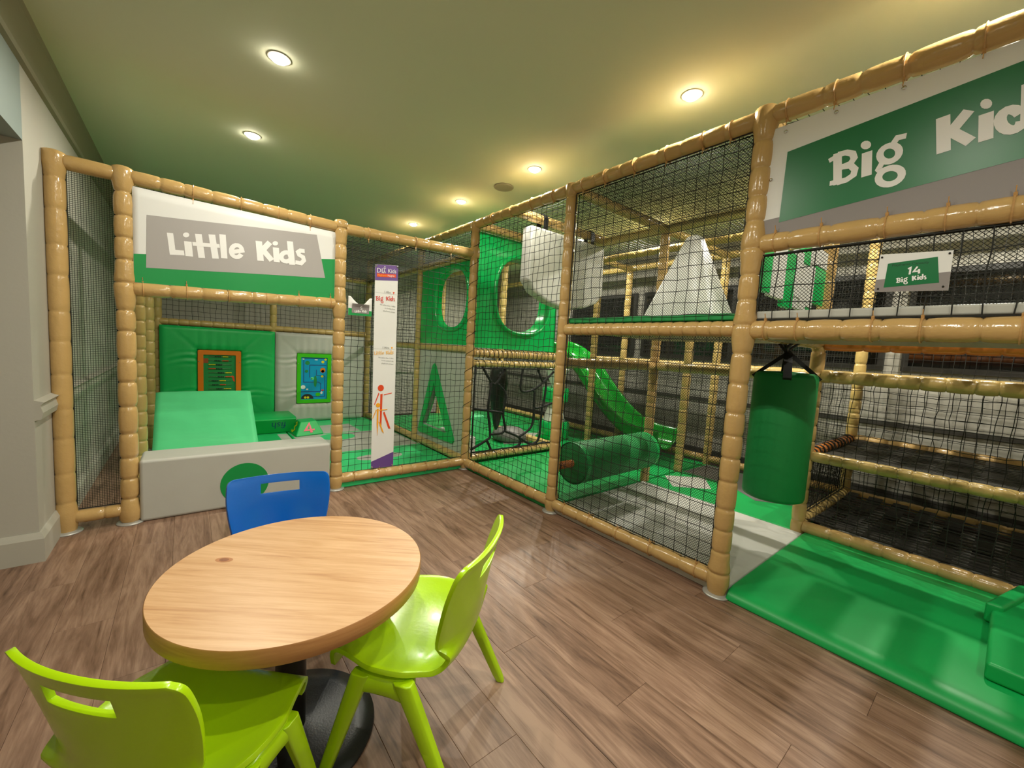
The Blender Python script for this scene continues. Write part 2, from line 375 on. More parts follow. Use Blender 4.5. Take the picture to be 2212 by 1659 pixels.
# ------------------------------------------------------------------ ceiling fittings
LD = bpy.data.lights.new('downlight_lamp', 'SPOT'); LD.energy = LAMP_W; LD.color = LAMP_COL; LD.spot_size = math.radians(168); LD.spot_blend = .5; LD.shadow_soft_size = .02
bez_mb = MB(); bez_mb.lathe([(.030, 0), (.048, 0), (.050, -.0015), (.047, -.003), (.034, -.003), (.030, -.002)], n=28, cap=False)
lens_mb = MB(); lens_mb.lathe([(.033, -.005), (.030, -.013), (.020, -.018), (.008, -.020), (.001, -.0203)], n=24)
d0 = None
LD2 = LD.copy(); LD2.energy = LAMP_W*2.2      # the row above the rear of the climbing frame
def downlight(x, y, label, group):
    global d0
    r = thing('downlight', label, 'light', (x, y, CEIL), group); r['_local'] = 1
    if d0 is None:
        a = bez_mb.build('bezel', M['bezel'], r, smooth=True); b = lens_mb.build('lens', M['lamp'], r, smooth=True); d0 = (a, b)
    else:
        for q in d0:
            c = q.copy(); C.objects.link(c); c.parent = r
    lo = bpy.data.objects.new('lamp', LD2 if x > 1 else LD); C.objects.link(lo); lo.parent = r; lo.location = (0, 0, -.03)
    del r['_local']
VG = 'recessed ceiling downlights'
downlight(-1.533, -.67, 'glaring recessed downlight nearest the left cornice, high above the round table', VG)
downlight(-1.537, .273, 'recessed downlight above the grey-lettered toddler banner', VG)
downlight(.019, -1.808, 'recessed downlight above the long top beam, right-hand end of its row', VG)
downlight(.026, -.673, 'recessed downlight just above the round ceiling speaker', VG)
downlight(.002, .263, 'recessed downlight in the ceiling row, between the speaker and the farthest one', VG)
downlight(.005, 1.228, 'farthest and smallest recessed downlight, just above the corner beam', VG)
for x, y in ((-1.535, -1.62), (-1.535, -2.65), (-1.535, -3.6), (.012, -2.78), (.012, -3.7), (1.56, -2.75), (1.56, -1.75), (1.56, -.67), (1.56, .27), (1.56, 1.23)):
    downlight(x, y, 'recessed downlight hidden from view above or behind the photographer or the netting', 'downlights out of view')
mb = MB(); mb.lathe([(.074, 0), (.078, -.004), (.074, -.010), (.06, -.012), (.001, -.013)], n=36)
sp = thing('ceiling_speaker', 'round flush ceiling speaker between two downlights', 'speaker', (.063, -.27, CEIL)); sp['_local'] = 1
mb.build('grille', M['speaker'], sp, smooth=True); del sp['_local']

# ------------------------------------------------------------------ foam wrapped poles
def pole_mb(mb, p0, p1, r=.0365, seg=.115, n=16, knots=(), puff=1.0):
    p0 = Vector(p0); p1 = Vector(p1); L = (p1-p0).length; ax = (p1-p0)/L
    q = ax.to_track_quat('Z', 'Y').to_matrix()
    prof = [(r*.6, 0)]; t = 0.0
    while t < L-1e-6:
        s_ = seg*random.uniform(.82, 1.18)
        if L-t-s_ < seg*.5: s_ = L-t
        for a, k in ((.0, 1-.15*puff), (.045, 1-.03*puff), (.18, 1+.025*puff), (.5, 1+.05*puff), (.82, 1+.025*puff), (.955, 1-.03*puff)):
            h = t+a*s_; b = 1.0
            for kn in knots:
                dd = abs(h-kn)/(r*1.5)
                if dd < 1: b = max(b, 1+.20*(1-dd**4))
            prof.append((r*k*b, h))
        t += s_
    prof.append((r*.9, L)); prof.append((r*.55, L+.004))
    vs = []; ph = random.uniform(0, 6)
    for i, (rr, h) in enumerate(prof):
        for k in range(n):
            a = 2*PI*k/n
            w_ = 1+(.024*math.sin(7*a+ph+h*23)+.012*math.sin(11*a+h*61))*(1 if i % 6 in (1, 0, 2) else .3)*puff
            vs.append(p0+q@Vector((rr*w_*math.cos(a), rr*w_*math.sin(a), h)))
    fs = []
    for i in range(len(prof)-1):
        for k in range(n): fs.append((i*n+k, i*n+(k+1) % n, (i+1)*n+(k+1) % n, (i+1)*n+k))
    fs.append(tuple(range(n-1, -1, -1))); fs.append(tuple((len(prof)-1)*n+k for k in range(n)))
    mb.add(vs, fs)
def post(parent, x, y, top, r=.0365, seg=.115, knots=(), z0=.0, plate=True, m='tan', n=18, puff=1.0):
    mb = MB(); pole_mb(mb, (x, y, z0), (x, y, top), r, seg, n, knots, puff)
    o = mb.build('post', M[m], parent, smooth=True)
    if plate:
        mb = MB(); mb.lathe([(.058, .0), (.058, .005), (.05, .009), (.04, .012)], (x, y, 0), n=20); mb.build('foot_plate', M['plate'], o, smooth=True)
    return o
tie_me = None
def ties(o, p0, p1, ts, r, tail=(0, 0, 1)):
    global tie_me
    if tie_me is None:
        mb = MB(); pts = []
        R = .0365*1.09
        ring = [(R*math.cos(2*PI*k/20), R*math.sin(2*PI*k/20), 0) for k in range(21)]
        mb.tube(ring, .0022, 5, cap=False)
        mb.box((R-.003, -.004, -.004), (R+.009, .004, .004)); mb.box((R+.004, -.0018, -.0012), (R+.028, .0012, .0012))
        t_ = mb.build('cable_tie', M['tie'], o, smooth=False); tie_me = t_.data; bpy.data.objects.remove(t_)
    p0 = Vector(p0); p1 = Vector(p1); ax = (p1-p0).normalized(); tl = Vector(tail); tl = (tl-ax*tl.dot(ax)).normalized()
    y = ax.cross(tl)
    for t in ts:
        c = bpy.data.objects.new('cable_tie', tie_me); C.objects.link(c); c.parent = o
        m = Matrix.Identity(4); p = p0+(p1-p0)*t
        for i in range(3): m[i][0] = tl[i]*r/.0365; m[i][1] = y[i]*r/.0365; m[i][2] = ax[i]
        m.translation = p; c.matrix_basis = m
def rail(parent, p0, p1, r=.0345, seg=.115, tie=None, tail=(0, 0, 1), m='tan', n=16, name='rail'):
    mb = MB(); pole_mb(mb, p0, p1, r, seg, n)
    o = mb.build(name, M[m], parent, smooth=True)
    if tie: ties(o, p0, p1, tie, r, tail)
    return o
def lacing(o, p0, p1, turns, r, m='net', rr=.0022, name='lacing'):
    p0 = Vector(p0); p1 = Vector(p1); ax = (p1-p0).normalized(); q = ax.to_track_quat('Z', 'Y').to_matrix(); L = (p1-p0).length
    mb = MB(); pts = []
    N = int(turns*10)
    for i in range(N+1):
        a = 2*PI*turns*i/N
        pts.append(p0+q@Vector((r*math.cos(a), r*math.sin(a), L*i/N)))
    mb.tube(pts, rr, 5); return mb.build(name, M[m], o, smooth=True)

A_, B_, C_ = -2.351, -2.117, -1.0636
TF = thing('toddler_play_frame', 'tan foam-wrapped pole frame around the toddler area, left half of the play equipment', 'play frame', (-1.1, 0, 0))
post(TF, A_, 0, 1.85, .0365, .17, (1.81, .08), puff=.5)
post(TF, B_, 0, 1.85, .0365, .125, (1.81, 1.255, .06), puff=1.45)
post(TF, C_, 0, 1.84, .0365, .095, (1.79, 1.285, .08), puff=1.25)
e = .03
rail(TF, (A_+e, 0, 1.81), (B_-e, 0, 1.81), seg=.12)
rail(TF, (A_+e, 0, .075), (B_-e, 0, .075), seg=.11, r=.031)
rail(TF, (B_+e, 0, 1.81), (C_-e, 0, 1.79), .035, .115, (.25, .47, .66, .84), (0, -.2, -1))
rail(TF, (C_+e, 0, 1.79), (-e, 0, 1.825), .036, .115, (.15, .5, .8), (0, -.2, -1))
rail(TF, (B_+e, 0, 1.25), (C_-e, 0, 1.29), .035, .125, (.04, .22, .41, .60, .78, .97), (0, -.3, 1))
rail(TF, (C_+e, 0, .074), (-e, 0, .064), .034, .115, (.09, .27, .45, .65, .85), (0, -.5, 1))
for x, y in ((-2.115, .62), (-2.125, 1.75)): post(TF, x, y, 1.83, .036, .10, m='tan_rear')
for x in (-2.1, -1.1): post(TF, x, 2.46, 1.84, .035, .10, m='tan_rear')
post(TF, -.02, 2.46, 2.08, .035, .11, m='tan_rear')
rail(TF, (-2.1, 2.46, 1.13), (-1.1, 2.46, 1.13), .034, .09, m='tan_rear'); rail(TF, (-1.1, 2.46, 1.13), (-.05, 2.46, 1.13), .034, .09, m='tan_rear')
rail(TF, (-2.1, 2.46, 1.81), (-.05, 2.46, 1.81), .034, .11, m='tan_rear')
rail(TF, (B_, .03, 1.81), (B_, 2.44, 1.81), .034, .115, m='tan_rear')
rail(TF, (-.0, .04, 1.815), (-.0, 2.44, 1.815), .033, .115, m='tan_rear')
rail(TF, (-.005, .04, .075), (-.005, 2.44, .075), .034, .115, m='tan_rear')
rail(TF, (-.0, .04, 1.03), (-.0, 2.44, 1.03), .030, .08, m='tan_rear')
post(TF, 0, .985, 2.06, .036, .10, (1.03,), m='tan_rear')

BF = thing('climbing_frame', 'tall tan foam-wrapped climbing frame with decks, right of the corner post', 'play frame', (1.07, -1.08, 0))
E_, F_, G_ = -1.08, -2.16, -3.24
post(BF, 0, 0, 2.08, .0355, .11, (2.06, 1.83, .06))
lacing(bpy.data.objects['post.010'] if 0 else [o for o in BF.children][-1], (0, 0, .12), (0, 0, 2.0), 13, .039, 'net', .002)
po = post(BF, 0, E_, 2.09, .0355, .10, (2.06, .07))
post(BF, 0, F_, 2.10, .0385, .115, (2.06, 1.545, 1.195, .09))
post(BF, 0, G_, 2.10, .0385, .115, (2.06, 1.545, 1.195))
X2, X3, X4 = 1.07, 1.6, 2.14
for x, y, top in ((X2, 0, 2.08), (X2, E_, 2.08), (X2, F_, 2.08), (X2, G_, 2.08), (X3, 0, 2.08), (X3, E_, 2.08), (X4, 0, 2.08), (X4, E_, 2.08), (X4, F_, 2.08),
                  (X4, G_, 2.08), (X2, .985, 2.08), (X4, .985, 2.08), (X2, 2.46, 2.08), (X4, 2.46, 2.08)):
    post(BF, x, y, top, .0355, .105, m='tan_rear' if x > 1.2 or y > 0 else 'tan', plate=False)
T = 2.06
rail(BF, (0, .03, T), (0, 2.44, T+.015), .034, .115)
rail(BF, (0, E_+.03, T), (0, -.03, T), .0355, .112, (.12, .33, .55, .78), (-.3, 0, -1))
rail(BF, (0, F_+.03, T), (0, E_-.03, T), .0365, .112, (.1, .22, .4, .58, .77, .93), (-.3, 0, -1))
rail(BF, (0, G_+.03, T), (0, F_-.03, T), .0375, .118, (.45, .62, .80, .95), (-.3, 0, -1))
rail(BF, (0, F_+.035, 1.197), (0, E_-.03, 1.197), .034, .058)
rail(BF, (0, G_+.03, 1.192), (0, F_-.035, 1.192), .0385, .115, (.3, .5, .62, .84, .95), (-.5, 0, 1))
rail(BF, (0, G_+.03, 1.535), (0, F_-.035, 1.548), .036, .115, (.35, .48, .62, .80, .95), (-.5, 0, 1))
rail(BF, (0, E_+.03, .063), (0, -.03, .055), .0335, .14, (.2, .42, .62, .85), (-.4, 0, 1))
rail(BF, (0, F_+.035, .068), (0, E_-.03, .060), .0345, .13, (.06, .3, .5, .7, .9), (-.4, 0, 1))
# cross beams (into the depth)
rail(BF, (.03, 0, T), (X2-.03, 0, T), .034, .115)
rail(BF, (.03, E_, T), (X2-.03, E_, T), .034, .115)
rail(BF, (.03, F_, T), (X2-.03, F_, T), .034, .115)
rail(BF, (.03, -.5, T+.0), (X2-.03, -.5, T), .034, .115)
rail(BF, (X2, F_+.03, T), (X2, E_-.03, T), .034, .115, m='tan_rear'); rail(BF, (X2, E_+.03, T), (X2, -.03, T), .034, .115, m='tan_rear')
rail(BF, (X3, F_, T), (X3, 0, T), .033, .115, m='tan_rear')
rail(BF, (X4, G_, T), (X4, 2.44, T), .034, .115, m='tan_rear'); rail(BF, (X2, .03, T), (X2, 2.44, T), .034, .115, m='tan_rear')
rail(BF, (X2, E_, T), (X4, E_, T), .033, .115, m='tan_rear'); rail(BF, (X2, F_, T), (X4, F_, T), .033, .115, m='tan_rear'); rail(BF, (X2, 0, T), (X4, 0, T), .033, .115, m='tan_rear')
r0 = rail(BF, (.03, 0, 1.005), (X2-.03, 0, 1.005), .036, .05)
lacing(r0, (.05, 0, 1.005), (1.02, 0, 1.005), 19, .041)
r0 = rail(BF, (.03, 0, .915), (X2-.03, 0, .915), .030, .1, m='tan_rear'); lacing(r0, (.05, 0, .915), (1.02, 0, .915), 15, .034)
r0 = rail(BF, (.03, 0, .09), (X2-.03, 0, .09), .034, .115); lacing(r0, (.05, 0, .09), (1.02, 0, .09), 9, .039)
rail(BF, (.03, E_, .985), (X2-.03, E_, .985), .034, .115)
rail(BF, (.03, F_, 1.195), (X2-.03, F_, 1.195), .036, .115)
rail(BF, (X2, G_, 1.192), (X2, F_-.03, 1.192), .040, .13, m='rope_orange')
rail(BF, (X2, G_, 1.0), (X2, F_-.03, 1.0), .036, .09, m='tan_rear')
rail(BF, (X2, G_, .075), (X2, F_-.03, .075), .036, .12)
rail(BF, (X2, G_, .515), (X2, F_-.03, .515), .030, .07, m='tan_rear'); rail(BF, (X4, G_, .52), (X4, F_-.03, .52), .032, .115)
r0 = rail(BF, (X2+.02, F_, .52), (X4-.03, F_, .52), .032, .115, m='rope_orange'); lacing(r0, (X2+.05, F_, .52), (X4-.05, F_, .52), 12, .034, 'web', .008, 'rope_wrap')
rail(BF, (X2+.02, F_, .09), (X4-.03, F_, .09), .034, .115, m='tan_rear')
for y0, y1 in ((G_, F_), (F_, E_), (E_, 0), (0, .985), (.985, 2.46)):
    rail(BF, (X4, y0+.03, .09), (X4, y1-.03, .09), .034, .115, m='tan_rear' if y0 > -1 else 'tan')
    rail(BF, (X4, y0+.03, 1.0), (X4, y1-.03, 1.0), .032, .115, m='tan_rear')
rail(BF, (X2, .03, .09), (X2, .96, .09), .034, .1, m='tan_rear')
rail(BF, (X2, F_+.03, .985), (X2, E_-.03, .985), .032, .11, m='tan_rear')

# ------------------------------------------------------------------ nets (real cords)
def prism3(mb, a, b, r, u, v):
    o = [u*r, (u*-.5+v*.87)*r, (u*-.5-v*.87)*r]
    mb.add([a+q for q in o]+[b+q for q in o], [(0, 1, 4, 3), (1, 2, 5, 4), (2, 0, 3, 5)])
def net(label, o, u, v, lu, lv, cell, r=.0018, wob=.005, m='net', diag=False, border=True, group=None, bag=0.0):
    o = Vector(o); u = Vector(u).normalized(); v = Vector(v).normalized(); n = u.cross(v)
    mb = MB()
    if diag:
        cnt = int((lu+lv)/(cell*1.4142))
        for k in range(cnt):
            c = (k+.5)*(lu+lv)/cnt
            a0 = max(0, c-lv); a1 = min(lu, c)
            prism3(mb, o+u*a0+v*(c-a0), o+u*a1+v*(c-a1), r, n, (u+v).normalized())
            prism3(mb, o+u*(lu-a0)+v*(c-a0)+n*r*1.2, o+u*(lu-a1)+v*(c-a1)+n*r*1.2, r, n, (u-v).normalized())
    else:
        nu = max(2, round(lu/cell)); nv = max(2, round(lv/cell)); P = {}
        sx = random.uniform(0, 50)
        for i in range(nu+1):
            for j in range(nv+1):
                du = dv = dn = 0
                if wob:
                    q = noise.noise_vector(Vector((i*.55+sx, j*.55, 3.1)))
                    q2 = Vector((random.uniform(-1, 1), random.uniform(-1, 1), random.uniform(-1, 1)))
                    k = wob*(1 if 0 < i < nu and 0 < j < nv else .25)
                    du = (q.x*2+q2.x*.35)*k; dv = (q.y*2+q2.y*.35)*k; dn = (q.z*2.0+q2.z*.3)*k
                dn += bag*math.sin(PI*i/nu)*math.sin(PI*j/nv)
                P[i, j] = o+u*(lu*i/nu+du)+v*(lv*j/nv+dv)+n*dn
        for j in range(nv+1):
            for i in range(nu): prism3(mb, P[i, j], P[i+1, j], r, n, v)
        for i in range(nu+1):
            for j in range(nv): prism3(mb, P[i, j], P[i, j+1], r, n, u)
    if border:
        for a, b, q in ((o, o+u*lu, v), (o+v*lv, o+u*lu+v*lv, v), (o, o+v*lv, u), (o+u*lu, o+u*lu+v*lv, u)): prism3(mb, a, b, .0035, n, q)
    return tag(mb.build('safety_net', M[m]), label, 'net', group)
UX, UY, UZ = (1, 0, 0), (0, 1, 0), (0, 0, 1)
net('fine grey mesh net in the narrow bay between the two leftmost posts', (A_+.036, .01, .11), UX, UZ, .164, 1.67, .009, .0010, 0, 'net_fine')
net('square black net behind the tall height chart, left of the corner post', (C_+.038, .012, .105), UX, UZ, 1.0, 1.66, .047, .0018, .004)
net('square black net along the front of the bay with the hanging grey pad', (.012, E_+.035, .095), UY, UZ, 1.01, 1.93, .05, .0018, .005)
net('coarse square net across the bay with the pale pyramid', (-.004, F_+.04, .10), UY, UZ, 1.0, 1.92, .058, .0019, .004)
net('fine diamond mesh behind the coarse net of the bay with the pale pyramid', (.022, F_+.04, .10), UY, UZ, 1.0, 1.92, .0095, .0010, 0, 'net_fine', diag=True)
net('coarse net band carrying the small capacity sign, under the large green sign', (-.002, G_+.04, 1.235), UY, UZ, 1.0, .265, .062, .0021, .005)
net('fine diamond mesh band behind the small capacity sign', (.02, G_+.04, 1.235), UY, UZ, 1.0, .265, .0095, .0010, 0, 'net_fine', diag=True)
net('square net on the set-back front of the webbing tiers, above the green mat', (X2+.02, G_+.02, .12), UY, UZ, 1.03, .86, .05, .0018, .006)
net('low tightly knotted net under the orange rope-wrapped rail', (X2+.05, F_, .13), UX, UZ, .98, .36, .024, .0014, .003)
net('horizontal roof net over the climbing bays', (.03, F_, T+.01), UX, UY, 2.08, 3.1, .045, .0017, .004)
net('horizontal roof net over the sign bay, at the top right', (.03, G_, T+.01), UX, UY, 2.08, 1.05, .045, .0017, .004)
net('fine mesh roof layer over the bay with the pale pyramid', (.03, F_, T-.006), UX, UY, 1.04, 1.06, .0125, .0009, 0, 'net_fine', diag=True)
net('sloping dark roof net over the toddler area', (-2.1, .03, 1.80), UX, UY, 2.1, 2.42, .032, .0016, .003)
net('small net strip above the lower beam in the corner, left of the corner post', (.0, .04, 1.86), UY, UZ, .93, .17, .03, .0015, .003)
net('pale-backed black net above the rear toddler panels', (-2.08, 2.45, 1.15), UX, UZ, 2.0, .64, .05, .0017, .004)
net('net wall between the toddler area and the rear climbing bays', (.0, 1.0, .11), UY, UZ, 1.44, .9, .032, .0015, .003)
net('upper net wall between the toddler area and the rear climbing bays', (.0, 1.0, 1.06), UY, UZ, 1.44, .74, .032, .0015, .003)
net('fine net behind the slide, in front of the dark windows', (X4+.04, F_+.03, .1), UY, UZ, 4.58, 1.94, .018, .0012, 0, 'net_fine')
net('coarse net along the rear side of the climbing frame', (X4+.03, G_, .1), UY, UZ, 5.66, 1.94, .05, .0018, .004)
net('fine net partition behind the slide', (X3+.03, E_, .1), UY, UZ, 1.05, .88, .016, .0011, 0, 'net_fine')
net('net partition across the far end of the climbing frame', (.03, 2.44, .1), UX, UZ, 2.08, 1.94, .04, .0016, .004)
net('net partition behind the punch bag in the entrance bay', (X2+.03, F_+.04, .1), UX, UZ, 1.02, .40, .05, .0016, .004)
net('net partition between the two rear climbing bays', (.04, 1.0, .1), UX, UZ, 2.06, .88, .04, .0016, .004)
# ------------------------------------------------------------------ floor mats
def slab(name, poly, z0, z1, m, parent=None, bevel=.008):
    mb = MB(); mb.prism(poly, lambda u, v, d: (u, v, d), z0, z1)
    return mb.build(name, m, parent, bevel=bevel, recalc=True)
def rect(x0, y0, x1, y1): return [(x0, y0), (x1, y0), (x1, y1), (x0, y1)]
m1 = tag(slab('floor_mat', rect(C_+.01, .0, -.03, 2.44), 0, .045, M['green_mat_lit']), 'green padded floor mat with grey patches behind the height chart', 'mat')
slab('mat_patch', rect(-1.04, 1.62, -.36, 2.05), .045, .0462, M['grey'], m1, 0)
slab('mat_patch', rect(-1.04, .80, -.05, 1.58), .045, .0462, M['grey'], m1, 0)
slab('mat_patch', ellipse(-.66, 1.42, .17, .15), .0462, .0474, M['green_mat_lit'], m1, 0)
slab('mat_patch', ellipse(-.55, .52, .20, .085, pw=2.6), .045, .0462, M['grey'], m1, 0)
m2 = tag(slab('floor_mat', rect(-2.1, .02, C_, 2.44), 0, .045, M['green_mat_lit']), 'green padded floor mat inside the toddler area behind the grey barrier', 'mat')
slab('mat_patch', rect(-1.16, .3, C_-.01, 1.75), .045, .0462, M['grey_light'], m2, 0)
slab('mat_patch', rect(-.6, .1, -.4, .2), .03, .031, M['grey_light'], m2, 0) if 0 else None
tag(slab('floor_mat', rect(.0, E_+.01, X4, -.02), 0, .042, M['green_mat']), 'green padded floor mat under the hanging pad in the corner bay', 'mat')
m3 = tag(slab('floor_mat', rect(.0, F_-.04, 1.04, E_-.01), 0, .042, M['grey_light']), 'pale grey padded floor mat under the pyramid deck, reaching into the entrance', 'mat')
m4 = tag(slab('floor_mat', rect(1.045, F_-.0, 2.10, E_-.01), 0, .042, M['green_mat']), 'green padded floor mat with dark grey diamonds behind the punch bag', 'mat')
slab('mat_patch', [(1.35, -1.1), (1.62, -1.32), (1.35, -1.5), (1.08+.05, -1.3)][::-1], .042, .0432, M['grey'], m4, 0)
slab('mat_patch', [(1.62, -1.12), (2.08, -1.12), (2.08, -2.1), (1.62, -2.1), (1.4, -1.8), (1.62, -1.5)][::-1], .042, .0432, M['grey_dark'], m4, 0)
m5 = tag(slab('floor_mat', rect(.06, .05, X4, 2.42), 0, .042, M['green_mat']), 'green padded floor mat behind the spider web opening', 'mat')
slab('mat_patch', rect(.10, .10, 1.0, .26), .042, .0432, M['grey_light'], m5, 0)
slab('mat_patch', [(.75, .42), (1.02, .34), (1.5, .7), (1.1, .95)], .042, .0432, M['grey_light'], m5, 0)
# the big entrance mat: rounded front edge
mb = MB(); prof = [(-.015, 0), (-.015, .012), (-.004, .03), (.016, .043), (.05, .05), (1.11, .05), (1.11, 0)]
mb.prism(prof, lambda u, v, d: (u, d, v), -3.75, F_-.045)
tag(mb.build('entrance_mat', M['green_mat'], smooth=False, bevel=.006, recalc=True), 'large bright green entrance mat with rounded edge on the wooden floor', 'mat')
mb = MB(); mb.prism([(1.12, F_-.05), (1.12, G_-.3), (2.12, G_-.3), (2.12, F_-.05)], lambda u, v, d: (u, v, d), 0, .03)
tag(mb.build('floor_mat', M['grey_light'], recalc=True), 'pale mat lying under the black webbing tiers', 'mat')
# step block at the right margin
st = thing('step_block', 'green foam step block on the entrance mat at the right margin', 'soft block', (.6, -3.3, .05))
mb = MB(); mb.prism([(.19, -2.945), (.70, -2.945), (1.05, -3.03), (1.05, -3.6), (.19, -3.6)], lambda u, v, d: (u, v, d), .05, .112); mb.build('base', M['green_mat'], st, bevel=.012, recalc=True)
mb = MB(); mb.prism([(.68, -2.925), (1.045, -3.015), (1.045, -3.065), (.68, -2.975)], lambda u, v, d: (u, v, d), .05, .135); mb.build('upright', M['green_mat'], st, bevel=.012, recalc=True)

# ------------------------------------------------------------------ toddler area soft play
ba = thing('foam_barrier', 'long low grey vinyl barrier with a green dot, under the toddler banner', 'barrier', (-1.6, .08, 0))
mb = MB(); mb.box((-2.078, -.032, 0), (-1.108, .205, .342)); mb.build('body', M['grey'], ba, bevel=.018, bseg=3)
mb = MB(); mb.prism(ellipse(-1.60, .142, .125, .125, 40), onY(0), -.0336, -.031); mb.build('green_dot', M['bgreen'], ba, recalc=True)
# padded rear panels with play boards
def pad_panel(parent, name, x0, x1, z0, z1, hole, m, y=2.40, th=.05):
    """padded board with a rectangular pinched hole"""
    hx0, hx1, hz0, hz1 = hole; nx, nz = 56, 90; mb = MB(); idx = {}
    xs = sorted(set([x0+(x1-x0)*i/nx for i in range(nx+1)]+[hx0, hx1])); zs = sorted(set([z0+(z1-z0)*i/nz for i in range(nz+1)]+[hz0, hz1]))
    def dep(x, z):
        e_ = min(x-x0, x1-x, z-z0, z1-z); dx = max(hx0-x, 0, x-hx1); dz = max(hz0-z, 0, z-hz1); dh = math.hypot(dx, dz)
        k = min(1, max(0, e_/.03))**.5; h = min(1, dh/.05)**.5
        wr = .009*math.sin(z*95+3*math.sin(x*11))*max(0, math.sin(z*17+1))*math.exp(-dh*7)*(1 if dz < .01 else .2)+.005*math.sin(x*80)*math.exp(-dh*8)*(1 if dx < .01 else .2)
        cr = .008*math.exp(-((dx-dz)/.02)**2)*math.exp(-dh*6)*(1 if dx > .004 and dz > .004 else 0)
        return y-th*(.55+.45*k)*(.6+.4*h)+wr+cr
    vs = []; 
    for i, x in enumerate(xs):
        for j, z in enumerate(zs): idx[i, j] = len(vs); vs.append((x, dep(x, z), z))
    fs = []
    for i in range(len(xs)-1):
        for j in range(len(zs)-1):
            cx, cz = (xs[i]+xs[i+1])/2, (zs[j]+zs[j+1])/2
            if hx0 < cx < hx1 and hz0 < cz < hz1: continue
            fs.append((idx[i, j], idx[i+1, j], idx[i+1, j+1], idx[i, j+1]))
    mb.add(vs, fs); mb.box((x0, y-.012, z0), (x1, y+.01, z1))
    return mb.build(name, m, parent, smooth=True)
pw = thing('padded_wall_panel', 'green padded wall panel holding the orange abacus board', 'panel', (-1.6, 2.4, .05))
pad_panel(pw, 'padding', -2.085, -1.095, .05, 1.095, (-1.79, -1.415, .38, .862), M['green'])
pw2 = thing('padded_wall_panel', 'grey padded wall panel holding the lime-framed maze board', 'panel', (-.6, 2.4, .05))
pad_panel(pw2, 'padding', -1.088, -.10, .05, 1.095, (-.87, -.49, .265, .862), M['grey'])
ab = thing('abacus_board', 'orange-framed green abacus board with beads on rods', 'play board', (-1.6, 2.38, .6))
ys = 2.365
def frame_mb(x0, x1, z0, z1, w_, y0, y1, r=.012):
    mb = MB(); a = rrect(x0, z0, x1, z1, r); b = rrect(x0+w_, z0+w_, x1-w_, z1-w_, .004); n = len(a)
    vs = [(u, y0, v) for u, v in a]+[(u, y0, v) for u, v in b]+[(u, y1, v) for u, v in a]+[(u, y1, v) for u, v in b]; fs = []
    for i in range(n):
        j = (i+1) % n
        fs += [(i, n+i, n+j, j), (2*n+i, i, j, 2*n+j), (n+i, 3*n+i, 3*n+j, n+j)]
    mb.add(vs, fs); return mb
frame_mb(-1.788, -1.417, .385, .86, .046, ys-.012, ys+.01).build('frame', M['orange'], ab, recalc=True)
mb = MB(); mb.box((-1.75, ys+.002, .42), (-1.45, ys+.008, .83)); mb.build('backing', M['green_dark'], ab)
mb = MB(); mb.box((-1.742, ys, .725), (-1.70, ys+.001, .775)); mb.build('print', mat('brown_print', '9a4a1c', .5), ab)
mb = MB(); mb.prism([(-1.497, .575), (-1.485, .535), (-1.47, .528), (-1.478, .585), (-1.50, .598)], onY(ys), 0, .001); mb.build('print', M['orange_red'], ab, recalc=True)
bead = [('yellow', .6, .85), ('red', .58, .86), ('yellow', .0, .3), ('red', .0, .3), ('yellow', .72, 1), ('red', .72, 1), ('yellow', .46, .74), ('red', .48, .74), ('yellow', .66, .98)]
for i, (c, a, b) in enumerate(bead):
    z = .795-i*.0425; mb = MB(); mb.tube([(-1.70, ys-.005, z), (-1.50, ys-.005, z)], .0022, 6); rd = mb.build('rod', M['chrome'], ab, smooth=True)
    mb = MB(); k = 5
    for j in range(k):
        x = -1.70+.2*(a+(b-a)*(j+.5)/k); mb.lathe([(.001, -.006), (.005, -.0045), (.0062, 0), (.005, .0045), (.001, .006)], (x, ys-.005, z), (1, 0, 0), 8)
    q = mb.build('beads', M['yellow' if c == 'yellow' else 'orange_red'], rd, smooth=True); q['kind'] = 'stuff'
    mb = MB()
    for j in range(4):
        x = -1.70+.2*((a-.3+.07*j) if a > .35 else (b+.05+.07*j)); mb.lathe([(.001, -.006), (.005, -.0045), (.0062, 0), (.005, .0045), (.001, .006)], (x, ys-.005, z), (1, 0, 0), 8)
    q = mb.build('beads', M['black'], rd, smooth=True); q['kind'] = 'stuff'
for x in (-1.777, -1.428):
    mb = MB(); mb.lathe([(.006, 0), (.0055, .004), (.001, .006)], (x, ys-.012, .74), (0, -1, 0), 10); mb.build('screw', M['chrome'], ab, smooth=True)
mz = thing('maze_board', 'lime-framed blue maze board with dark tracks', 'play board', (-.68, 2.38, .55))
frame_mb(-.868, -.492, .27, .86, .042, ys-.012, ys+.01).build('frame', M['lime_plastic'], mz, recalc=True)
mb = MB(); mb.box((-.83, ys+.002, .31), (-.53, ys+.008, .82)); mb.build('backing', M['sky_plastic'], mz)
mb = MB()
for pts in ([(-.56, .805), (-.795, .805), (-.795, .52), (-.63, .52), (-.605, .50), (-.605, .405), (-.825, .405)], [(-.545, .725), (-.73, .725), (-.73, .575)],
            [(-.655, .67), (-.655, .60), (-.575, .60), (-.56, .585), (-.56, .345), (-.70, .345)]):
    mb.strip(pts, .009, onY(ys), .0012)
mb.build('track', M['track'], mz)
def blob(x, z, rx, rz, m, nm='print', d=.0008):
    mb = MB(); mb.prism(ellipse(x, z, rx, rz, 14), onY(ys), d, .0019); mb.build(nm, M[m], mz, recalc=True)
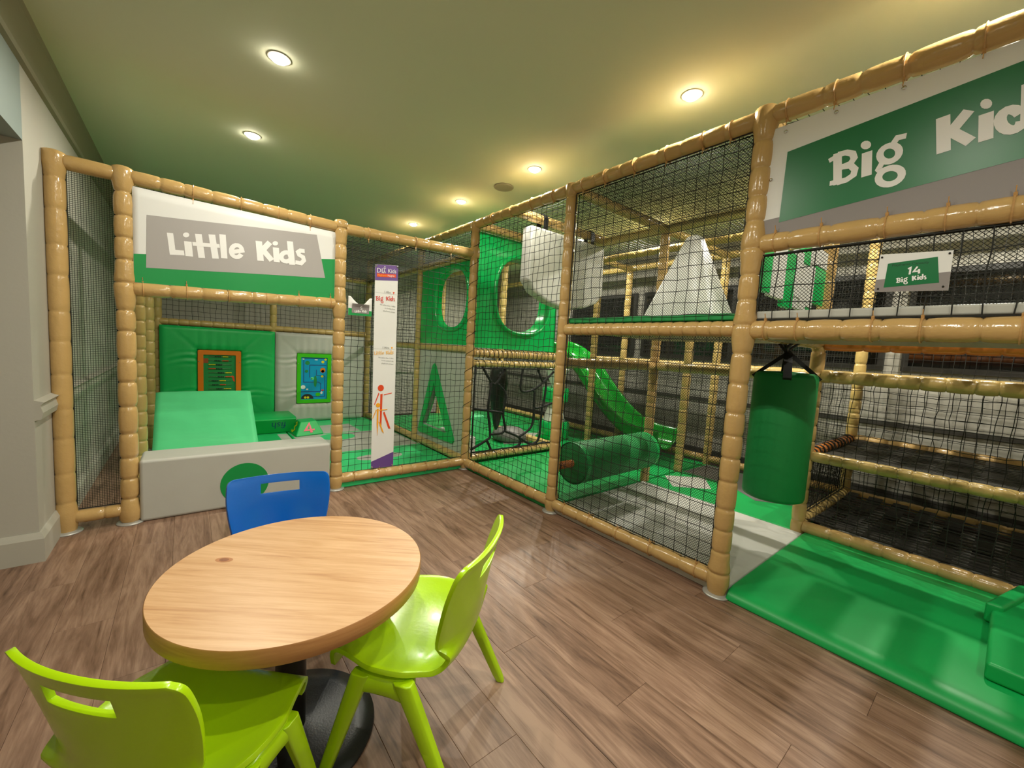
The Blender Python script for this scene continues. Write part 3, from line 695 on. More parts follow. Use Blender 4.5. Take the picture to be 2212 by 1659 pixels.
for a in ((-.755, .75, .026, .024, 'green_dark'), (-.765, .65, .018, .018, 'green_dark'), (-.667, .53, .017, .07, 'green_dark'), (-.585, .665, .03, .03, 'orange'), (-.585, .65, .018, .018, 'orange_red'),
          (-.70, .565, .018, .018, 'green_light'), (-.59, .59, .014, .014, 'yellow'), (-.80, .46, .026, .024, 'white'), (-.755, .435, .013, .009, 'white'), (-.635, .37, .028, .022, 'lime_plastic'),
          (-.583, .42, .014, .011, 'red'), (-.595, .39, .013, .016, 'white'), (-.82+.02, .795, .012, .006, 'white'), (-.66, .79, .02, .005, 'white'), (-.585, .765, .017, .016, 'yellow'), (-.555, .795, .013, .013, 'yellow'), (-.705, .56, .006, .006, 'orange_red')): blob(*a)
mb = MB(); mb.prism([(-.82+.11*(1-math.cos(PI*i/12))*.62, .318+.06*math.sin(PI*i/12)) for i in range(13)], onY(ys), .0008, .0019); mb.build('print', M['frame_dark'], mz, recalc=True)
for x in (-.775, -.745): blob(x, .335, .014, .014, 'yellow', 'print', .0002)
for x, z in ((-.855, .74), (-.505, .74), (-.855, .40), (-.505, .40)):
    mb = MB(); mb.lathe([(.005, 0), (.0045, .004), (.001, .006)], (x, ys-.012, z), (0, -1, 0), 10); mb.build('screw', M['chrome'], mz, smooth=True)
# big soft wedge
mb = MB(); N = 14; sec = [(.72, .047), (1.46, .530), (1.475, .535), (1.49, .53), (1.5, .515), (1.5, .047)]
vs = []; fs = []
cols = 18; slope = 16
rows = [(.72+.74*i/slope, .047+.483*i/slope) for i in range(slope+1)]+[(1.475, .536), (1.495, .528), (1.5, .51), (1.5, .047)]
for i in range(cols+1):
    u = i/cols; x = -2.075+.655*u
    for j, (y, z) in enumerate(rows):
        e_ = min(u, 1-u); k = min(1, e_/.06)**.5
        sg = .012*(1-k)+.007*math.sin(j*1.3+4*u)*math.sin(PI*u)*(1 if j < slope else 0)
        vs.append((x+(.012*(1-k) if u < .5 else -.012*(1-k))*0, y+sg*.4, z-sg*.7 if 0 < j < slope else z-.008*(1-k)*(j > 0 and j < len(rows)-1)))
R_ = len(rows)
for i in range(cols):
    for j in range(R_-1): fs.append((i*R_+j, (i+1)*R_+j, (i+1)*R_+j+1, i*R_+j+1))
fs.append(tuple(range(R_))); fs.append(tuple(cols*R_+j for j in range(R_-1, -1, -1)))
mb.add(vs, fs)
tag(mb.build('foam_wedge', M['green_light'], smooth=True, recalc=True), 'large light green foam ramp behind the grey barrier', 'soft block')
# fish beam
fb = thing('foam_beam', 'green six-sided foam beam lettered fish upside down in blue', 'soft block', (-1.1, 2.0, .05))
yf = lambda z: 1.78-.09*(z-.06)/.15
mb = MB(); sec = [(1.80, .047), (1.70, .205), (1.73, .222), (2.12, .222), (2.16, .205), (2.06, .047)]
vs = [(-1.40, y, z) for y, z in sec]+[(-1.005 if z < .2 else -.985, y+.02, z) for y, z in sec]; n = len(sec)
mb.add(vs, [tuple(range(n)), tuple(range(2*n-1, n-1, -1))]+[(i, n+i, n+(i+1) % n, (i+1) % n) for i in range(n)])
mb.build('body', M['green'], fb, bevel=.012, recalc=True)
mb = MB(); text_mb(mb, 'fish', .105, lambda u, v, d: (u, 1.80-(v-.047)*.633+.02*(u+1.40)/.4-.0025, v), 0, -1.08, .172, flip=True, sx=.95); mb.build('lettering', M['bluetext'], fb)
# numbered block
nb = thing('foam_block', 'green truncated foam block with a yellow 3 and a pink 4', 'soft block', (-.89, 1.7, .05))
base = [(-1.03, 1.535), (-.745, 1.60), (-.76, 1.92), (-1.05, 1.86)]; topq = [(-.965, 1.655), (-.80, 1.695), (-.805, 1.87), (-.965, 1.83)]
mb = MB(); mb.add([(x, y, .047) for x, y in base]+[(x, y, .178) for x, y in topq], [(3, 2, 1, 0), (4, 5, 6, 7)]+[(i, (i+1) % 4, 4+(i+1) % 4, 4+i) for i in range(4)])
mb.build('body', M['green'], nb, bevel=.012, recalc=True)
def facefn(a, b, ta, tb, off):
    a, b, ta, tb = map(Vector, (a, b, ta, tb)); nrm = (b-a).cross(ta-a).normalized()
    return lambda u, v, d: tuple((a*(1-u)+b*u)*(1-v)+(ta*(1-u)+tb*u)*v+nrm*off)
FOUR = [([(.62, .05), (.5, .98), (.05, .32), (.98, .32)], .17)]
THREE = [([(.15, .88), (.5, .98), (.82, .80), (.45, .55), (.8, .32), (.5, .06), (.12, .16)], .17)]
f4 = facefn((-1.03, 1.535, .047), (-.745, 1.60, .047), (-.965, 1.655, .178), (-.80, 1.695, .178), .003)
mb = MB(); mb.strip([(.30+x*.42, .15+y*.7) for x, y in FOUR[0][0]], .10, f4, 0); mb.build('numeral', M['pink'], nb)
f3 = facefn((-1.05, 1.86, .047), (-1.03, 1.535, .047), (-.965, 1.83, .178), (-.965, 1.655, .178), .004)
mb = MB(); mb.strip([(.28+x*.44, .15+y*.72) for x, y in THREE[0][0]], .11, f3, 0); mb.build('numeral', M['yellow'], nb)

# ------------------------------------------------------------------ banners and signs
bs = thing('toddler_banner', 'wide white, grey and green banner lettered Little Kids above the barrier', 'banner', (-1.6, 0, 1.3))
mb = MB(); nx, nz = 40, 10; vs = []; fs = []
def bz(u, v):   # corners of the hung banner
    zb = 1.283+.036*u; zt = 1.765-.012*u
    return zb+(zt-zb)*v
by = lambda x: -.016+.006*math.sin((x+2.08)*9)
for i in range(nx+1):
    for j in range(nz+1):
        u = i/nx; v = j/nz; x = -2.083+.983*u
        vs.append((x, by(x), bz(u, v)))
for i in range(nx):
    for j in range(nz): a = i*(nz+1)+j; fs.append((a, a+nz+1, a+nz+2, a+1))
mb.add(vs, fs); o = mb.build('sheet', M['white'], bs, smooth=True); sd = o.modifiers.new('s', 'SOLIDIFY'); sd.thickness = .0012; sd.offset = 0
onB = lambda u, v, d: (u, by(u)-.0012+d, v)
def sub_poly(mb, pts, fn, d, n=24):
    """quad pts (bl,br,tr,tl) subdivided along u so that it follows the cloth"""
    vs = []; 
    for i in range(n+1):
        t = i/n
        for a, b in ((pts[0], pts[1]), (pts[3], pts[2])):
            vs.append(fn(a[0]+(b[0]-a[0])*t, a[1]+(b[1]-a[1])*t, d))
    mb.add(vs, [(2*i, 2*i+2, 2*i+3, 2*i+1) for i in range(n)])
mb = MB(); sub_poly(mb, [(-2.082, 1.2845), (-1.101, 1.3195), (-1.101, 1.578), (-2.082, 1.428)], onB, 0); mb.build('green_band', M['bgreen'], bs)
mb = MB(); sub_poly(mb, [(-2.035, 1.366), (-1.16, 1.447), (-1.215, 1.712), (-2.029, 1.636)], onB, -.0008); mb.build('grey_panel', M['bgrey'], bs)
mb = MB(); glyphs(mb, LITTLE, onB, -.0016, LITTLE_ORIGIN[0], LITTLE_ORIGIN[1], 1.0); mb.build('lettering', M['letter'], bs)
bb = thing('big_kids_sign', 'very large tilted white, green and grey sign lettered Big Kids, cut off at top right', 'sign', (0, -2.7, 1.6))
xs_ = -.006
mb = MB(); mb.prism([(2.193, 1.575), (3.20, 1.545), (3.20, 2.02), (2.193, 2.0)], onX(xs_), -.002, .002); mb.build('sheet', M['white'], bb, recalc=True)
mb = MB(); mb.prism([(2.194, 1.576), (3.199, 1.546), (3.199, 1.70), (2.194, 1.640)], onX(xs_), -.0028, -.002); mb.build('grey_band', M['bgrey2'], bb, recalc=True)
mb = MB(); mb.prism([(2.251, 1.622), (3.12, 1.702), (3.05, 1.975), (2.2545, 1.893)], onX(xs_), -.0036, -.0028); mb.build('green_panel', M['bgreen2'], bb, recalc=True)
mb = MB(); glyphs(mb, BIG, lambda u, v, d: (xs_+d, -u*(1) , v), -.0042, BIG_ORIGIN[0], BIG_ORIGIN[1], 1.0); mb.build('lettering', M['letter'], bb)
for y, z in ((-2.24, 1.975), (-2.40, 1.985), (-2.58, 1.99), (-2.205, 1.80)):
    mb = MB(); mb.lathe([(.0025, 0), (.0065, .001), (.0065, .003), (.0025, .004)], (xs_-.002, y, z), (-1, 0, 0), 14); mb.build('eyelet', M['chrome'], bb, smooth=True)
ss = thing('capacity_sign', 'small grey and green sign reading 14 Big Kids, tied to the net band', 'sign', (-.014, -2.66, 1.38))
xs2 = -.014
mb = MB(); mb.prism([(2.573, 1.322), (2.750, 1.314), (2.749, 1.437), (2.577, 1.448)], onX(xs2), -.001, .001); mb.build('sheet', M['white'], ss, recalc=True)
mb = MB(); mb.prism([(2.5735, 1.3225), (2.7495, 1.3145), (2.7495, 1.372), (2.5745, 1.3625)], onX(xs2), -.0016, -.001); mb.build('grey_band', M['bgrey2'], ss, recalc=True)
mb = MB(); mb.prism([(2.597, 1.335), (2.7275, 1.340), (2.7165, 1.4215), (2.6, 1.4145)], onX(xs2), -.0022, -.0016); mb.build('green_panel', M['bgreen2'], ss, recalc=True)
mb = MB(); glyphs(mb, BIG, onX(xs2), -.0027, 2.6255, 1.3425, .0735/.53, 1.0)
mb.strip([(2.6515, 1.391), (2.6575, 1.3945), (2.657, 1.3725)], .005, onX(xs2), -.0027)
mb.strip([(2.679, 1.3735), (2.6775, 1.3875)], .0055, onX(xs2), -.0027); mb.strip([(2.6735, 1.396), (2.6655, 1.3805), (2.681, 1.3815)], .0045, onX(xs2), -.0030)
mb.build('lettering', M['letter'], ss)
mb = MB(); text_mb(mb, 'Playframe Capacity', .0115, onX(xs2), -.0027, 2.6105, 1.4035, sx=1.0); mb.build('fine_print', M['bgreen_dark'], ss)
for y, z in ((-2.583, 1.437), (-2.742, 1.428), (-2.583, 1.331), (-2.738, 1.326)):
    mb = MB(); mb.tube([(xs2-.004, y, z), (xs2+.006, y+.002, z+.004), (xs2+.02, y+.008 if y > -2.65 else y-.01, z+.012)], .003, 6); mb.build('cord', M['net'], ss, smooth=True)
# little capacity sign, its top edge sagging over
ls = thing('capacity_sign', 'small crumpled sign reading 5 Little Kids, left of the height chart', 'sign', (-.93, -.012, 1.28))
nx, nz = 22, 12; vs = []; fs = []
def lsz(u): return 1.352-.055*math.sin(PI*min(1, max(0, (u-.08)/.84))**1.0)**1.2*(1 if .08 < u < .92 else 0)
def lsf(x, z, d):
    u = (x+1.01)/.162; s_ = math.sin(PI*min(1, max(0, u)))
    fold = .016*s_*math.exp(-((z-1.305)/.018)**2)
    return (x, -.014-fold+d, z)
for i in range(nx+1):
    u = i/nx; x = -1.01+.162*u
    for j in range(nz+1):
        v = j/nz; zb = 1.222+.003*u; vs.append(lsf(x, zb+(lsz(u)-zb)*v, 0))
for i in range(nx):
    for j in range(nz): a = i*(nz+1)+j; fs.append((a, a+nz+1, a+nz+2, a+1))
mb = MB(); mb.add(vs, fs); o = mb.build('sheet', M['white'], ls, smooth=True); sd = o.modifiers.new('s', 'SOLIDIFY'); sd.thickness = .001; sd.offset = 0
mb = MB(); sub_poly(mb, [(-1.0095, 1.2225), (-.8485, 1.2255), (-.8485, 1.262), (-1.0095, 1.270)], lsf, -.0015); mb.build('green_band', M['bgreen'], ls)
mb = MB()
for k in range(6):
    z0, z1 = 1.240+.0105*k, 1.240+.0105*(k+1); sub_poly(mb, [(-.986, z0), (-.868, z0), (-.868, z1), (-.986, z1)], lsf, -.0024)
mb.build('grey_panel', M['bgrey2'], ls)
mb = MB(); glyphs(mb, LITTLE, lsf, -.0034, -.967, 1.2435, .082/.653, .9)
mb.strip([(-.918, 1.286), (-.927, 1.286), (-.928, 1.277), (-.919, 1.276), (-.917, 1.268), (-.928, 1.266)], .0038, lsf, -.0034); mb.build('lettering', M['letter'], ls)
# height chart
hc = thing('height_chart', 'tall narrow white height chart banner with purple ends, hung on the net', 'banner', (-.74, -.015, .1))
hx0 = lambda z: -.822-.008*(z-.12)/1.48; HW = .168
hy = -.014
mb = MB(); mb.prism([(-.822, .118), (-.652, .112), (-.664, 1.612), (-.832, 1.592)], onY(hy), -.001, .001); mb.build('sheet', M['white'], hc, recalc=True)
mb = MB(); mb.prism([(-.8215, .119), (-.6525, .113), (-.6535, .225), (-.8225, .168)], onY(hy), -.0017, -.001); mb.build('purple_band', M['purple'], hc, recalc=True)
mb = MB(); mb.prism([(-.8312, 1.482), (-.6632, 1.503), (-.6642, 1.611), (-.8318, 1.591)], onY(hy), -.0017, -.001); mb.build('purple_band', M['purple'], hc, recalc=True)
mb = MB(); mb.prism([(-.818, 1.509), (-.679, 1.523), (-.680, 1.546), (-.819, 1.533)], onY(hy), -.0024, -.0017); mb.build('orange_band', M['orange_red'], hc, recalc=True)
HD = -.0028
sk = lambda u, v, d: (u, hy+d, v+.10*(u+.82))
mb = MB(); text_mb(mb, 'DL', .046, sk, HD, -.823, 1.538, sx=1.0)
text_mb(mb, 'Kids', .042, sk, HD, -.741, 1.540, sx=.86)
mb.strip([(-.764, 1.571), (-.768, 1.555), (-.757, 1.538)], .004, sk, HD); mb.strip([(-.774, 1.574), (-.767, 1.563), (-.755, 1.573)], .003, sk, HD); mb.strip([(-.768, 1.552), (-.772, 1.535)], .003, sk, HD)
mb.strip(ellipse(-.764, 1.580, .0045, .0045, 10)+[(-.7595, 1.580)], 0, sk, HD)
text_mb(mb, 'Heights', .0195, sk, HD, -.742, 1.514, sx=.86); mb.build('lettering', M['letter'], hc)
mb = MB(); text_mb(mb, 'Playframe', .0195, sk, HD, -.814, 1.514, sx=.86); mb.build('lettering', M['yellow_or'], hc)
sk2 = lambda u, v, d: (u, hy+d, v-.05*(u+.745))
for z, num, head, col, arrow, G, lines, k, wk in (
        (1.40, '1.40m', 'Big Kids', 'red', 'orange_red', BIG, ('No taller than 1.40m', 'in the Big Kids', 'playframe please'), .146/.53, .66),
        (1.0, '1.00m', 'Little Kids', 'pale_amber', 'yellow_or', LITTLE, ('No taller than 1.00m', 'in the Little Kids', 'playframe please'), .142/.653, .75)):
    mb = MB(); mb.strip([(-.828, z), (-.668, z)], .0012, onY(hy), -.0014); text_mb(mb, num, .021, onY(hy), HD, -.765, z+.004, sx=1.0)
    mb.build('fine_print', M['greytext'], hc)
    mb = MB(); mb.prism([(-.699, z+.018), (-.685, z+.018), (-.692, z+.001)], onY(hy), HD, -.001); mb.build('arrow', M[arrow], hc, recalc=True)
    mb = MB(); glyphs(mb, G, onY(hy), HD, -.825 if G is BIG else -.822, z-(.069 if G is BIG else .045), k, wk); mb.build('lettering', M[col], hc)
    mb = MB()
    for q, t_ in enumerate(lines): text_mb(mb, t_, .0135, sk2, HD, -.677, z-.088-q*.0205+(.020 if G is LITTLE else 0), 'RIGHT')
    mb.build('fine_print', M['greytext'], hc)
def figure(mb, cx, cz, pts, w_): mb.strip([(cx+a, cz+b) for a, b in pts], w_, onY(hy), HD)
mb = MB(); cx, cz = -.768, .60
mb.prism(ellipse(cx+.002, .714, .0225, .0235, 20), onY(hy), HD, -.001)
mb.prism([(-.768, .668), (-.752, .672), (-.753, .43), (-.766, .43)], onY(hy), HD, -.001)
mb.prism([(-.782, .680), (-.776, .672), (-.808, .590), (-.812, .594)], onY(hy), HD, -.001)
mb.prism([(-.742, .667), (-.742, .660), (-.682, .673), (-.680, .678)], onY(hy), HD, -.001)
mb.prism([(-.744, .53), (-.733, .537), (-.690, .425), (-.683, .405), (-.700, .408)], onY(hy), HD, -.001); mb.build('figure', M['orange_red'], hc, recalc=True)
mb = MB(); H2 = HD-.001
mb.prism(ellipse(-.783, .588, .0155, .016, 18), onY(hy), H2, -.001)
mb.prism([(-.790, .562), (-.778, .562), (-.778, .45), (-.783, .36), (-.789, .45)], onY(hy), H2, -.001)
mb.prism([(-.797, .556), (-.793, .551), (-.818, .490), (-.821, .494)], onY(hy), H2, -.001)
mb.prism([(-.773, .553), (-.773, .546), (-.712, .551), (-.712, .556)], onY(hy), H2, -.001)
mb.prism([(-.776, .465), (-.766, .462), (-.742, .40), (-.733, .375), (-.748, .388)], onY(hy), H2, -.001); mb.build('figure', M['yellow_or'], hc, recalc=True)
for x, z in ((-.826, 1.583), (-.671, 1.6), (-.815, .128), (-.660, .124)):
    mb = MB(); mb.lathe([(.0025, 0), (.006, .001), (.006, .003), (.0025, .004)], (x, hy-.002, z), (0, -1, 0), 12); mb.build('eyelet', M['chrome'], hc, smooth=True)
# ------------------------------------------------------------------ panels with holes
def holed_panel(name, label, cat, x0, x1, z0, z1, hole, fn, th, m, lip=None, lip_m=None, loc=(0,0,0), fine=None):
    """rectangular panel with a closed hole polygon (same winding, star shaped), fn(u,v,d)"""
    t = thing(name, label, cat, loc)
    cx = sum(p[0] for p in hole)/len(hole); cz = sum(p[1] for p in hole)/len(hole)
    n = len(hole); outer = []
    cor = [(x0, z0), (x1, z0), (x1, z1), (x0, z1)]
    for hx, hz in hole:
        dx, dz = hx-cx, hz-cz; ks = []
        if dx > 1e-9: ks.append((x1-cx)/dx)
        if dx < -1e-9: ks.append((x0-cx)/dx)
        if dz > 1e-9: ks.append((z1-cz)/dz)
        if dz < -1e-9: ks.append((z0-cz)/dz)
        k = min(ks); outer.append([cx+dx*k, cz+dz*k])
    for c in cor:      # snap nearest outer vertex to each corner
        q = min(outer, key=lambda o_: (o_[0]-c[0])**2+(o_[1]-c[1])**2); q[0], q[1] = c
    mb = MB()
    vs = [fn(u, v, 0) for u, v in hole]+[fn(u, v, 0) for u, v in outer]+[fn(u, v, th) for u, v in hole]+[fn(u, v, th) for u, v in outer]; fs = []
    for i in range(n):
        j = (i+1) % n
        fs += [(i, n+i, n+j, j), (2*n+i, 2*n+j, 3*n+j, 3*n+i), (i, j, 2*n+j, 2*n+i), (n+i, 3*n+i, 3*n+j, n+j)]
    mb.add(vs, fs); mb.build('panel', M[m], t, recalc=True)
    if lip:
        mb = MB(); pr = lip; k = len(pr); vs = []
        for hx, hz in hole:
            dx, dz = hx-cx, hz-cz; L = math.hypot(dx, dz)
            for o_, d in pr: vs.append(fn(hx+dx/L*o_, hz+dz/L*o_, d))
        mb.add(vs, [(i*k+a, i*k+a+1, ((i+1) % n)*k+a+1, ((i+1) % n)*k+a) for i in range(n) for a in range(k-1)])
        mb.build('hole_lip', M[lip_m or m], t, smooth=True, recalc=True)
    return t
LIP = [(.03, 0), (.026, -.012), (.012, -.022), (-.004, -.02), (-.012, 0), (-.012, .06), (-.014, .13)]
LIP2 = LIP[:5]+[(-.012, .05)]
holed_panel('crawl_panel', 'bright green plastic panel with an oval crawl hole, right of the corner post', 'panel', .05, 1.02, 1.05, 2.025, ellipse(.585, 1.545, .325, .34, 48, 2.6), onY(.03), .02, 'green_panel', LIP, loc=(.55, .03, 1.05))
fx = lambda u, v, d: (.0+d, u, v)
holed_panel('crawl_panel', 'bright green plastic panel with an oval crawl hole, behind the height chart bay', 'panel', .05, .95, 1.065, 1.80, ellipse(.345, 1.475, .285, .265, 48, 2.6), fx, .012, 'green_panel', LIP2, loc=(0, .5, 1.06))
tri_in = [(.60, .69), (.565, .60), (.335, .262), (.322, .245), (.35, .243), (.80, .245), (.82, .252), (.812, .275), (.635, .60)]
def dens(P, k=6):
    out = []
    for i in range(len(P)):
        a, b = P[i], P[(i+1) % len(P)]
        out += [(a[0]+(b[0]-a[0])*j/k, a[1]+(b[1]-a[1])*j/k) for j in range(k)]
    return out
tp = holed_panel('crawl_panel', 'grey padded panel with a green-edged triangular hole, left of the corner post', 'panel', .045, .945, .10, 1.0, dens(tri_in), fx, .04, 'grey', loc=(0, .5, .1))
TO = [(.607, .875), (.575, .85), (.19, .22), (.185, .195), (.21, .175), (.87, .155), (.905, .165), (.905, .19), (.64, .85)]
mb = MB(); a = dens(tri_in, 6); b = dens(TO, 6); n = len(a)
vs = [fx(u, v, -.012) for u, v in a]+[fx(u, v, -.012) for u, v in b]+[fx(u, v, .05) for u, v in a]+[fx(u, v, .0) for u, v in b]
mb.add(vs, [q for i in range(n) for q in ((i, n+i, n+(i+1) % n, (i+1) % n), (i, (i+1) % n, 2*n+(i+1) % n, 2*n+i), (n+i, 3*n+i, 3*n+(i+1) % n, n+(i+1) % n))])
mb.build('hole_border', M['green'], tp, recalc=True)
# soft blocks glimpsed through the triangular hole
mb = MB(); mb.box((.30, .60, .042), (.62, .95, .33)); tag(mb.build('foam_block', M['green_light'], bevel=.02), 'light green foam block glimpsed low on the left through the triangular hole', 'soft block')
mb = MB(); mb.box((.07, .24, .042), (.21, .40, .46)); tag(mb.build('foam_block', M['green_panel'], bevel=.02), 'tall green foam block glimpsed on the right through the triangular hole', 'soft block')
mb = MB(); mb.prism([(.18, .25), (.28, .25), (.28, .80), (.18, .80)], lambda u, v, d: (u, v, d), .042, .20); tag(mb.build('foam_block', M['grey_light'], bevel=.015, recalc=True), 'low pale foam block glimpsed at the foot of the triangular hole', 'soft block')

# ------------------------------------------------------------------ spider web opening
wb = thing('spider_web_net', 'thick black rope spider web filling the low opening right of the corner post', 'net', (.55, 0, .1))
wx = lambda px: .06+(px-130)/(1390-130)*.96
wz = lambda px, py: .885-(py-90-(px-130)*.008)/((1400-.11*(px-130)-.12*0)-90)*.77
def wpt(px, py): return (wx(px), .0+.006*math.sin(px*.02), wz(px, py))
ropes = [[(225, 90), (375, 315), (450, 325), (560, 110)], [(375, 315), (355, 540), (345, 735), (395, 1110), (350, 1190), (130, 1330)], [(450, 325), (590, 500), (560, 780), (600, 1060), (395, 1110)],
         [(140, 715), (345, 745), (560, 780)], [(600, 1060), (830, 1160), (850, 1270), (700, 1350)], [(350, 1190), (430, 1370)], [(835, 110), (820, 430), (1010, 440), (1180, 320), (1380, 150)],
         [(1085, 100), (1180, 300), (1250, 320), (1230, 600), (1200, 690), (1190, 950), (1170, 1200), (1060, 1280)], [(1010, 440), (1060, 470), (1070, 700), (1200, 690), (1380, 640)], [(830, 1160), (1060, 1280), (1300, 1250)], [(1070, 700), (1045, 1000), (830, 1160)]]
for rp in ropes:
    mb = MB(); P = [Vector(wpt(*q)) for q in rp]; S = []
    for i in range(len(P)-1):
        a = P[max(i-1, 0)]; b = P[i]; c = P[i+1]; d = P[min(i+2, len(P)-1)]
        for k in range(5):
            t = k/5; S.append(.5*((2*b)+(c-a)*t+(2*a-5*b+4*c-d)*t*t+(3*b-a-3*c+d)*t**3))
    S.append(P[-1]); mb.tube(S, .0115, 7); mb.build('rope', M['rope'], wb, smooth=True)
mb = MB(); mb.tube([(.045, -.03, .10), (.045, -.03, .90)], .007, 6); mb.tube([(.05, -.02, .875), (1.03, -.02, .875)], .007, 6); mb.tube([(.05, -.02, .135), (1.03, -.02, .135)], .007, 6); mb.build('border_rope', M['rope'], wb, smooth=True)

# things behind the web
hb = thing('hanging_swing_pad', 'black leaf-shaped hanging pad seen through the spider web', 'hanging pad', (.62, .5, .1))
mb = MB(); mb.lathe([(.01, .20), (.035, .26), (.06, .40), (.085, .58), (.10, .70), (.085, .82), (.05, .88), (.01, .90)], (.66, .45, 0), n=18); mb.build('pad', M['black'], hb, smooth=True)
mb = MB(); mb.tube([(.66, .45, .9), (.66, .45, 1.0)], .01, 8); mb.build('strap', M['strap'], hb)
mb = MB(); mb.lathe([(.01, .042), (.15, .042), (.20, .08), (.19, .13), (.12, .18), (.01, .20)], (.93, .55, 0), n=24); tag(mb.build('crash_cushion', M['grey_dark'], smooth=True), 'dark round floor cushion behind the spider web', 'cushion')
sb = thing('stacked_obstacle', 'stacked green and pale grey foam obstacle behind the corner bay post', 'soft block', (1.52, .48, .04))
for prof, m, nm in (([(.01, .042), (.17, .042), (.185, .07), (.185, .22), (.17, .25), (.01, .25)], 'green_panel', 'drum'), ([(.01, .25), (.135, .25), (.06, .47), (.01, .47)], 'grey_light', 'cone'),
                    ([(.01, .47), (.145, .47), (.155, .49), (.155, .62), (.145, .64), (.01, .64)], 'green_panel', 'drum'), ([(.01, .64), (.05, .64), (.145, .86), (.01, .87)], 'grey_light', 'cone')):
    mb = MB(); mb.lathe(prof, (1.50, .44, 0), n=32); mb.build(nm, M[m], sb, smooth=False, bevel=.006)

# ------------------------------------------------------------------ hanging grey pad
hp = thing('hanging_pad', 'large pale grey foam pad hung by black straps from the roof beam', 'hanging pad', (.57, -.5, 1.4))
SH = [(.13, 1.985), (.125, 1.58), (.20, 1.50), (.36, 1.435), (.57, 1.40), (.78, 1.435), (.93, 1.49), (1.005, 1.56), (.985, 1.985)]
mb = MB(); mb.prism([(x, z) for x, z in SH], onY(-.5), -.055, .055); mb.build('pad', M['grey_light'], hp, bevel=.022, bseg=3, recalc=True)
for x in (.285, .835):
    mb = MB(); pts = []
    R1, R2 = .0395, .0415
    vs = []; ring = [(-.5-.0395, 1.96), (-.5-.0395, T)]+[(-.5-.0395*math.cos(a*PI/8), T+.0395*math.sin(a*PI/8)) for a in range(9)]+[(-.5+.0395, 1.96)]
    for y, z in ring: vs += [(x-.022, y, z), (x+.022, y, z)]
    mb.add(vs, [(2*i, 2*i+1, 2*i+3, 2*i+2) for i in range(len(ring)-1)])
    o = mb.build('strap', M['strap'], hp); sd = o.modifiers.new('s', 'SOLIDIFY'); sd.thickness = .003; sd.offset = 1
# ------------------------------------------------------------------ deck with pyramid
dk = thing('upper_deck', 'upper deck with a thin green mat under the pale pyramid', 'deck', (.53, -1.62, 1.2))
mb = MB(); mb.box((.035, F_+.04, 1.185), (X2-.03, E_-.035, 1.215)); mb.build('board', M['deck_grey'], dk)
mb = MB(); mb.box((.005, F_+.04, 1.236), (X2-.03, E_-.035, 1.268)); mb.build('mat', M['green_dark'], dk, bevel=.008)
mb = MB(); pr = []
c0 = (.65, -1.55); lev = [(.24, 1.266), (.055, 1.795), (.045, 1.82), (.025, 1.835), (.008, 1.838)]
for h, z in lev:
    for k in range(24):
        a = 2*PI*(k+.5)/24; ca, sa = math.cos(a), math.sin(a)
        pw_ = 7 if z < 1.75 else 4
        rr = h/((abs(ca)**pw_+abs(sa)**pw_)**(1/pw_)); pr.append((c0[0]+rr*ca, c0[1]+rr*sa, z))
fs = [(i*24+k, i*24+(k+1) % 24, (i+1)*24+(k+1) % 24, (i+1)*24+k) for i in range(len(lev)-1) for k in range(24)]+[tuple(range(23, -1, -1)), tuple(4*24+k for k in range(24))]
mb.add(pr, fs)
tag(mb.build('foam_pyramid', M['grey_light'], bevel=.003), 'tall pale grey foam pyramid on the upper deck behind netting', 'soft block')
# deck over the entrance bay, striped hanging boards
d2 = thing('upper_deck', 'grey-edged upper deck over the green entrance mat', 'deck', (.5, -2.7, 1.2))
mb = MB(); mb.box((.005, G_, 1.238), (.42, F_-.035, 1.272)); mb.build('mat', M['grey'], d2, bevel=.008)
mb = MB(); mb.box((.04, G_, 1.16), (.46, F_-.04, 1.172)); mb.build('board', M['deck_grey'], d2)
STR = [(.075, .20, 1.375, 1.62, 'green_panel'), (.205, .265, 1.365, 1.62, 'grey_light'), (.27, .37, 1.365, 1.62, 'grey_light'), (.375, .50, 1.335, 1.60, 'green_panel'), (.505, .60, 1.40, 1.63, 'grey_light'), (.51, .57, 1.345, 1.395, 'grey_light'), (.605, .70, 1.345, 1.575, 'grey_light'), (.60, .70, 1.58, 1.69, 'green_panel'), (.705, .80, 1.60, 1.69, 'grey_light'),
       (.705, .80, 1.37, 1.59, 'grey_light'), (.805, .99, 1.40, 1.60, 'green_panel'), (.805, .99, 1.605, 1.70, 'grey_light'), (.72, .93, 1.345, 1.365, 'green_panel')]
sbd = thing('striped_panel', 'green and white striped foam strip panel behind the net, under the large sign', 'panel', (.53, F_, 1.3))
for x0, x1, z0, z1, m in STR:
    mb = MB(); mb.box((x0, F_-.012, z0), (x1, F_+.012, z1)); mb.build('strip', M[m], sbd, bevel=.003)
